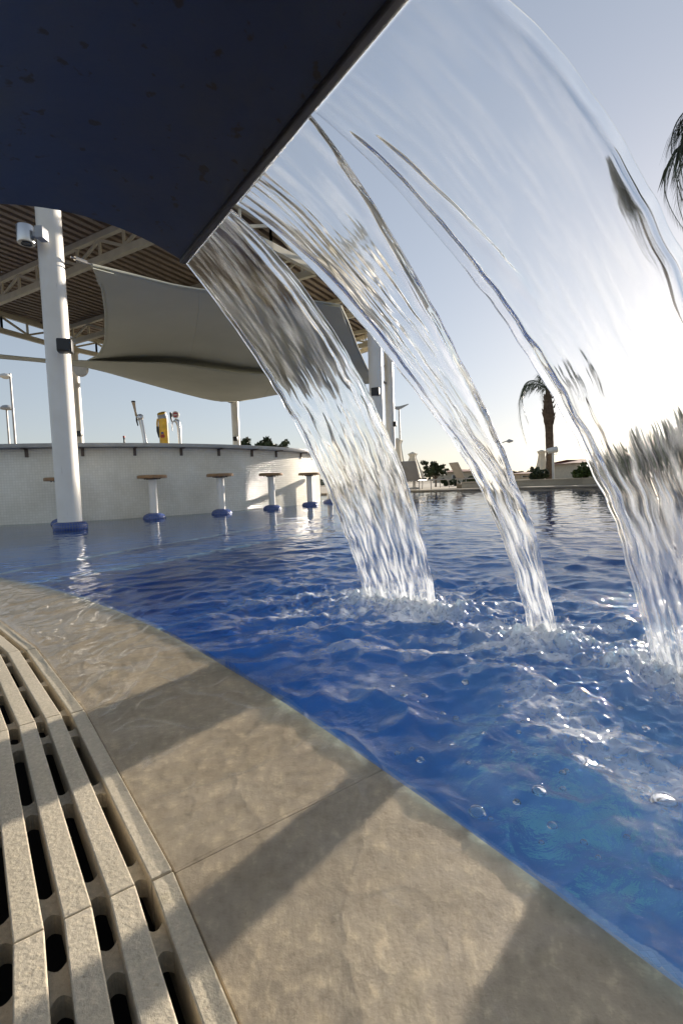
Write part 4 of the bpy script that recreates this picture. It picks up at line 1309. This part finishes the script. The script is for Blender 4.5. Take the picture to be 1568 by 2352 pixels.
# parasols
def parasol(x, ytop, ybase, Y, label, wd=.34, closed=True):
    p = aty(x, ytop, Y); h = p[2] - .03
    ro = empty('parasol', (p[0], p[1], .03), 0, label, 'parasol', 'folded cream parasols on the terrace')
    b = MB(); b.tube([(0, 0, 0), (0, 0, h * .98)], .022, 10); b.lathe([(0, 0), (.22, 0), (.22, .05), (.04, .07), (0, .07)], n=24); b.build('pole', 'galv', ro, smooth=True)
    b = MB(); n = 24; vs = []
    lv = [(0.02, 1.0), (.06, .985), (.16, .95), (.13, .91), (.10, .86), (wd * .62, .62), (wd * .86, .42), (wd, .28), (wd * .9, .27)]
    for r_, z in lv:
        for j in range(n):
            a = 2 * math.pi * j / n; f = 1 + (.16 * math.cos(6 * a) if z < .9 else .10 * math.cos(6 * a))
            vs.append((r_ * f * math.cos(a), r_ * f * math.sin(a), h * z + (.03 * math.cos(6 * a) if z < .4 else 0)))
    fs = [(i * n + j, i * n + (j + 1) % n, (i + 1) * n + (j + 1) % n, (i + 1) * n + j) for i in range(len(lv) - 1) for j in range(n)] + [tuple(range(n))]
    b.add(vs, fs); b.build('canopy', 'canvas', ro, smooth=True)
parasol(947, 1038, 1120, 17, 'folded cream parasol standing behind the sun lounger')
parasol(912, 1006, 1120, 15, 'folded cream parasol close against the tall far column', .24)
parasol(1243, 1033, 1110, 17.5, 'folded cream parasol beside the palm trunk', .24)

# loungers
def lounger(x, y, Y, rz, label):
    p = aty(x, y, Y)
    ro = empty('sun_lounger', (p[0], p[1], .03), rz, label, 'sun lounger', 'sling sun loungers on the terrace')
    b = MB()
    for sy in (-.26, .26):
        b.tube([(-.55, sy, .30), (.75, sy, .30)], .016, 8)
    for sx in (-.5, .7): b.tube([(sx, -.26, .30), (sx, .26, .30)], .012, 8)
    b.build('frame', 'galv', ro, smooth=True)
    for sx in (-.45, .66):
        for sy in (-.26, .26):
            b = MB(); b.tube([(sx, sy, .30), (sx + (.03 if sx > 0 else -.03), sy, 0)], .014, 8); b.build('leg', 'galv', ro, smooth=True)
    b = MB(); b.box((.15, 0, .315), (1.15, .50, .012)); b.build('seat', 'sling', ro)
    b = MB(); ax = Matrix.Rotation(R(-62), 3, 'Y'); b.box((-.62, 0, .58), (.62, .50, .012), ax=Matrix.Rotation(R(62), 3, 'Y')); b.build('backrest', 'sling', ro)
    b = MB()
    for sy in (-.26, .26): b.tube([(-.47, sy, .31), (-.77, sy, .86)], .014, 8)
    b.tube([(-.77, -.26, .86), (-.77, .26, .86)], .014, 8); b.build('back_frame', 'galv', ro, smooth=True)
lounger(955, 1125, 14.75, R(62), 'sun lounger in front of the folded parasol, showing its back')
lounger(985, 1120, 17.5, R(25), 'sun lounger beneath the small tree')
lounger(1085, 1112, 17.0, R(20), 'sun lounger standing near the left end of the planter')

# white cylinder lamp on a post
cl = aty(1266, 1036, 15.6)
ro = empty('post_light', (cl[0] + .04, cl[1], .14), 0, 'white horizontal cylinder light on a post by the palm', 'garden light')
hz_ = cl[2] - .14
b = MB(); b.tube([(0, 0, 0), (0, 0, hz_ - .02)], .035, 12); b.build('post', 'lampwhite', ro, smooth=True)
b = MB(); b.tube([(-.16, .04, hz_ - .01), (-.15, .04, hz_), (.11, -.04, hz_ + .05), (.13, -.045, hz_ + .053)], [.07, .09, .10, .085], 24); b.build('lamp_head', 'lampwhite', ro, smooth=True)
b = MB(); b.tube([(.0, 0, hz_ - .1), (.10, -.03, hz_ - .12), (.11, -.04, hz_)], .008, 6); b.build('yoke', 'galv', ro)

# houses
def house(x0, x1, ytop, ybase, Y, label, roof='redtile', dp=6, hip=False):
    a, b_ = aty(x0, ybase, Y), aty(x1, ybase, Y); zt = aty((x0 + x1) / 2, ytop, Y)[2]; zr = zt
    ro = empty('house', ((a[0] + b_[0]) / 2, Y, -.02), 0, label, 'house', 'low cream houses beyond the terrace')
    Wd = b_[0] - a[0]; Hh = zr * .80
    m_ = MB(); m_.box((0, dp / 2, Hh / 2), (Wd, dp, Hh)); m_.build('wall', 'wall', ro)
    m_ = MB(); o_ = .35
    v = [(-Wd / 2 - o_, -o_, Hh), (Wd / 2 + o_, -o_, Hh), (Wd / 2 + o_, dp + o_, Hh), (-Wd / 2 - o_, dp + o_, Hh), (-Wd / 2 + dp * .3, dp / 2, zr * 1.03), (Wd / 2 - dp * .3, dp / 2, zr * 1.03)]
    m_.add([(x, y, z + .005) for x, y, z in v], [(3, 2, 1, 0), (0, 1, 5, 4), (1, 2, 5), (2, 3, 4, 5), (3, 0, 4)]); m_.build('roof', roof, ro)
    nw = max(2, int(Wd / 2.6))
    for k in range(nw):
        xx = -Wd / 2 + (k + .5) * Wd / nw
        f = MB(); f.box((xx, -.02, Hh * .55), (.8, .06, Hh * .34)); fo = f.build('window', 'lampwhite', ro)
        f = MB(); f.box((xx, -.054, Hh * .55), (.66, .004, Hh * .28)); f.build('pane', 'glassdark', fo)
    return ro
house(1024, 1120, 1076, 1110, 42, 'cream house with a red roof between the small tree and the middle water sheet')
house(1192, 1252, 1083, 1104, 44, 'low cream house to the left of the palm trunk')
house(1276, 1306, 1085, 1103, 46, 'small pale house just right of the palm trunk')
house(1322, 1400, 1052, 1103, 36, 'house with a dark red roof behind the planter shrubs')
# distant skyline strip of scrub
def scrub(r, n):
    x = r.uniform(-160, 220, n); y = r.uniform(70, 110, n)
    return np.stack([x, y, r.uniform(0, 1, n) ** .7 * (1.0 + .8 * np.sin(x * .11) * np.sin(x * .037 + 1))], 1)
o = leaves(9000, scrub, .45, 'distant_scrub', 'leaf', None, 77, 1.6)
tag(o, 'low line of far dark scrub along the horizon', 'scrub', kind='stuff')

# street lamps
def pole(name, x, ytop, Y, label, r=.06):
    p = aty(x, ytop, Y); ro = empty(name, (p[0], p[1], -.02), 0, label, 'street lamp', 'street lamps beyond the terrace')
    b = MB(); h = p[2] + .02
    b.tube([(0, 0, 0), (0, 0, h * .5), (0, 0, h)], [r * 1.5, r * 1.2, r], 10); b.build('pole', 'galv', ro, smooth=True)
    return ro, h
ro, h = pole('street_lamp', 23.5, 858, 30, 'tallest street lamp at the left edge with a domed head')
b = MB(); b.lathe([(0, -.28), (.14, -.28), (.34, -.16), (.30, -.04), (.10, .04), (0, .05)], (-.28, 0, -.02 + h), 20); b.build('lamp_head', 'lampwhite', ro, smooth=True)
b = MB(); b.tube([(0, 0, h - .1), (-.2, 0, h - .05)], .04, 8); b.build('arm', 'galv', ro)
ro, h = pole('street_lamp', 15.5, 937, 34, 'shorter street lamp at the left edge with a round head')
b = MB(); b.lathe([(0, -.10), (.40, -.10), (.42, .0), (.30, .14), (.10, .20), (0, .21)], (.05, 0, h), 22); b.build('lamp_head', 'grey', ro, smooth=True)
ro, h = pole('street_lamp', 916, 938, 32, 'street lamp with two wing shaped arms right of the far column', .05)
for sx, rz in ((-1, .1), (1, .55)):
    b = MB(); a = Vector((0, 0, h - .1)); c = Vector((sx * .62, 0, h + .03 + rz * .35))
    b.add([a + Vector((0, -.12, 0)), a + Vector((0, .12, 0)), c + Vector((0, .05, 0)), c + Vector((0, -.05, 0)), a + Vector((0, -.12, .22)), a + Vector((0, .12, .22)), c + Vector((0, .05, .05)), c + Vector((0, -.05, .05))],
          [(0, 1, 2, 3), (7, 6, 5, 4), (0, 3, 7, 4), (1, 5, 6, 2), (2, 6, 7, 3), (0, 4, 5, 1)])
    b.build('wing_arm', 'grey', ro)
ro, h = pole('street_lamp', 1145, 1024, 36, 'curved arm street lamp beside the middle water sheet', .05)
b = MB(); b.tube(bez([(0, 0, h - .1), (.1, 0, h + .25), (.7, 0, h + .35)]), .035, 8); b.build('arm', 'galv', ro, smooth=True)
b = MB(); b.tube([(.55, 0, h + .30), (.75, 0, h + .33), (1.05, 0, h + .32)], [.04, .15, .05], 12); b.build('lamp_head', 'grey', ro, smooth=True)
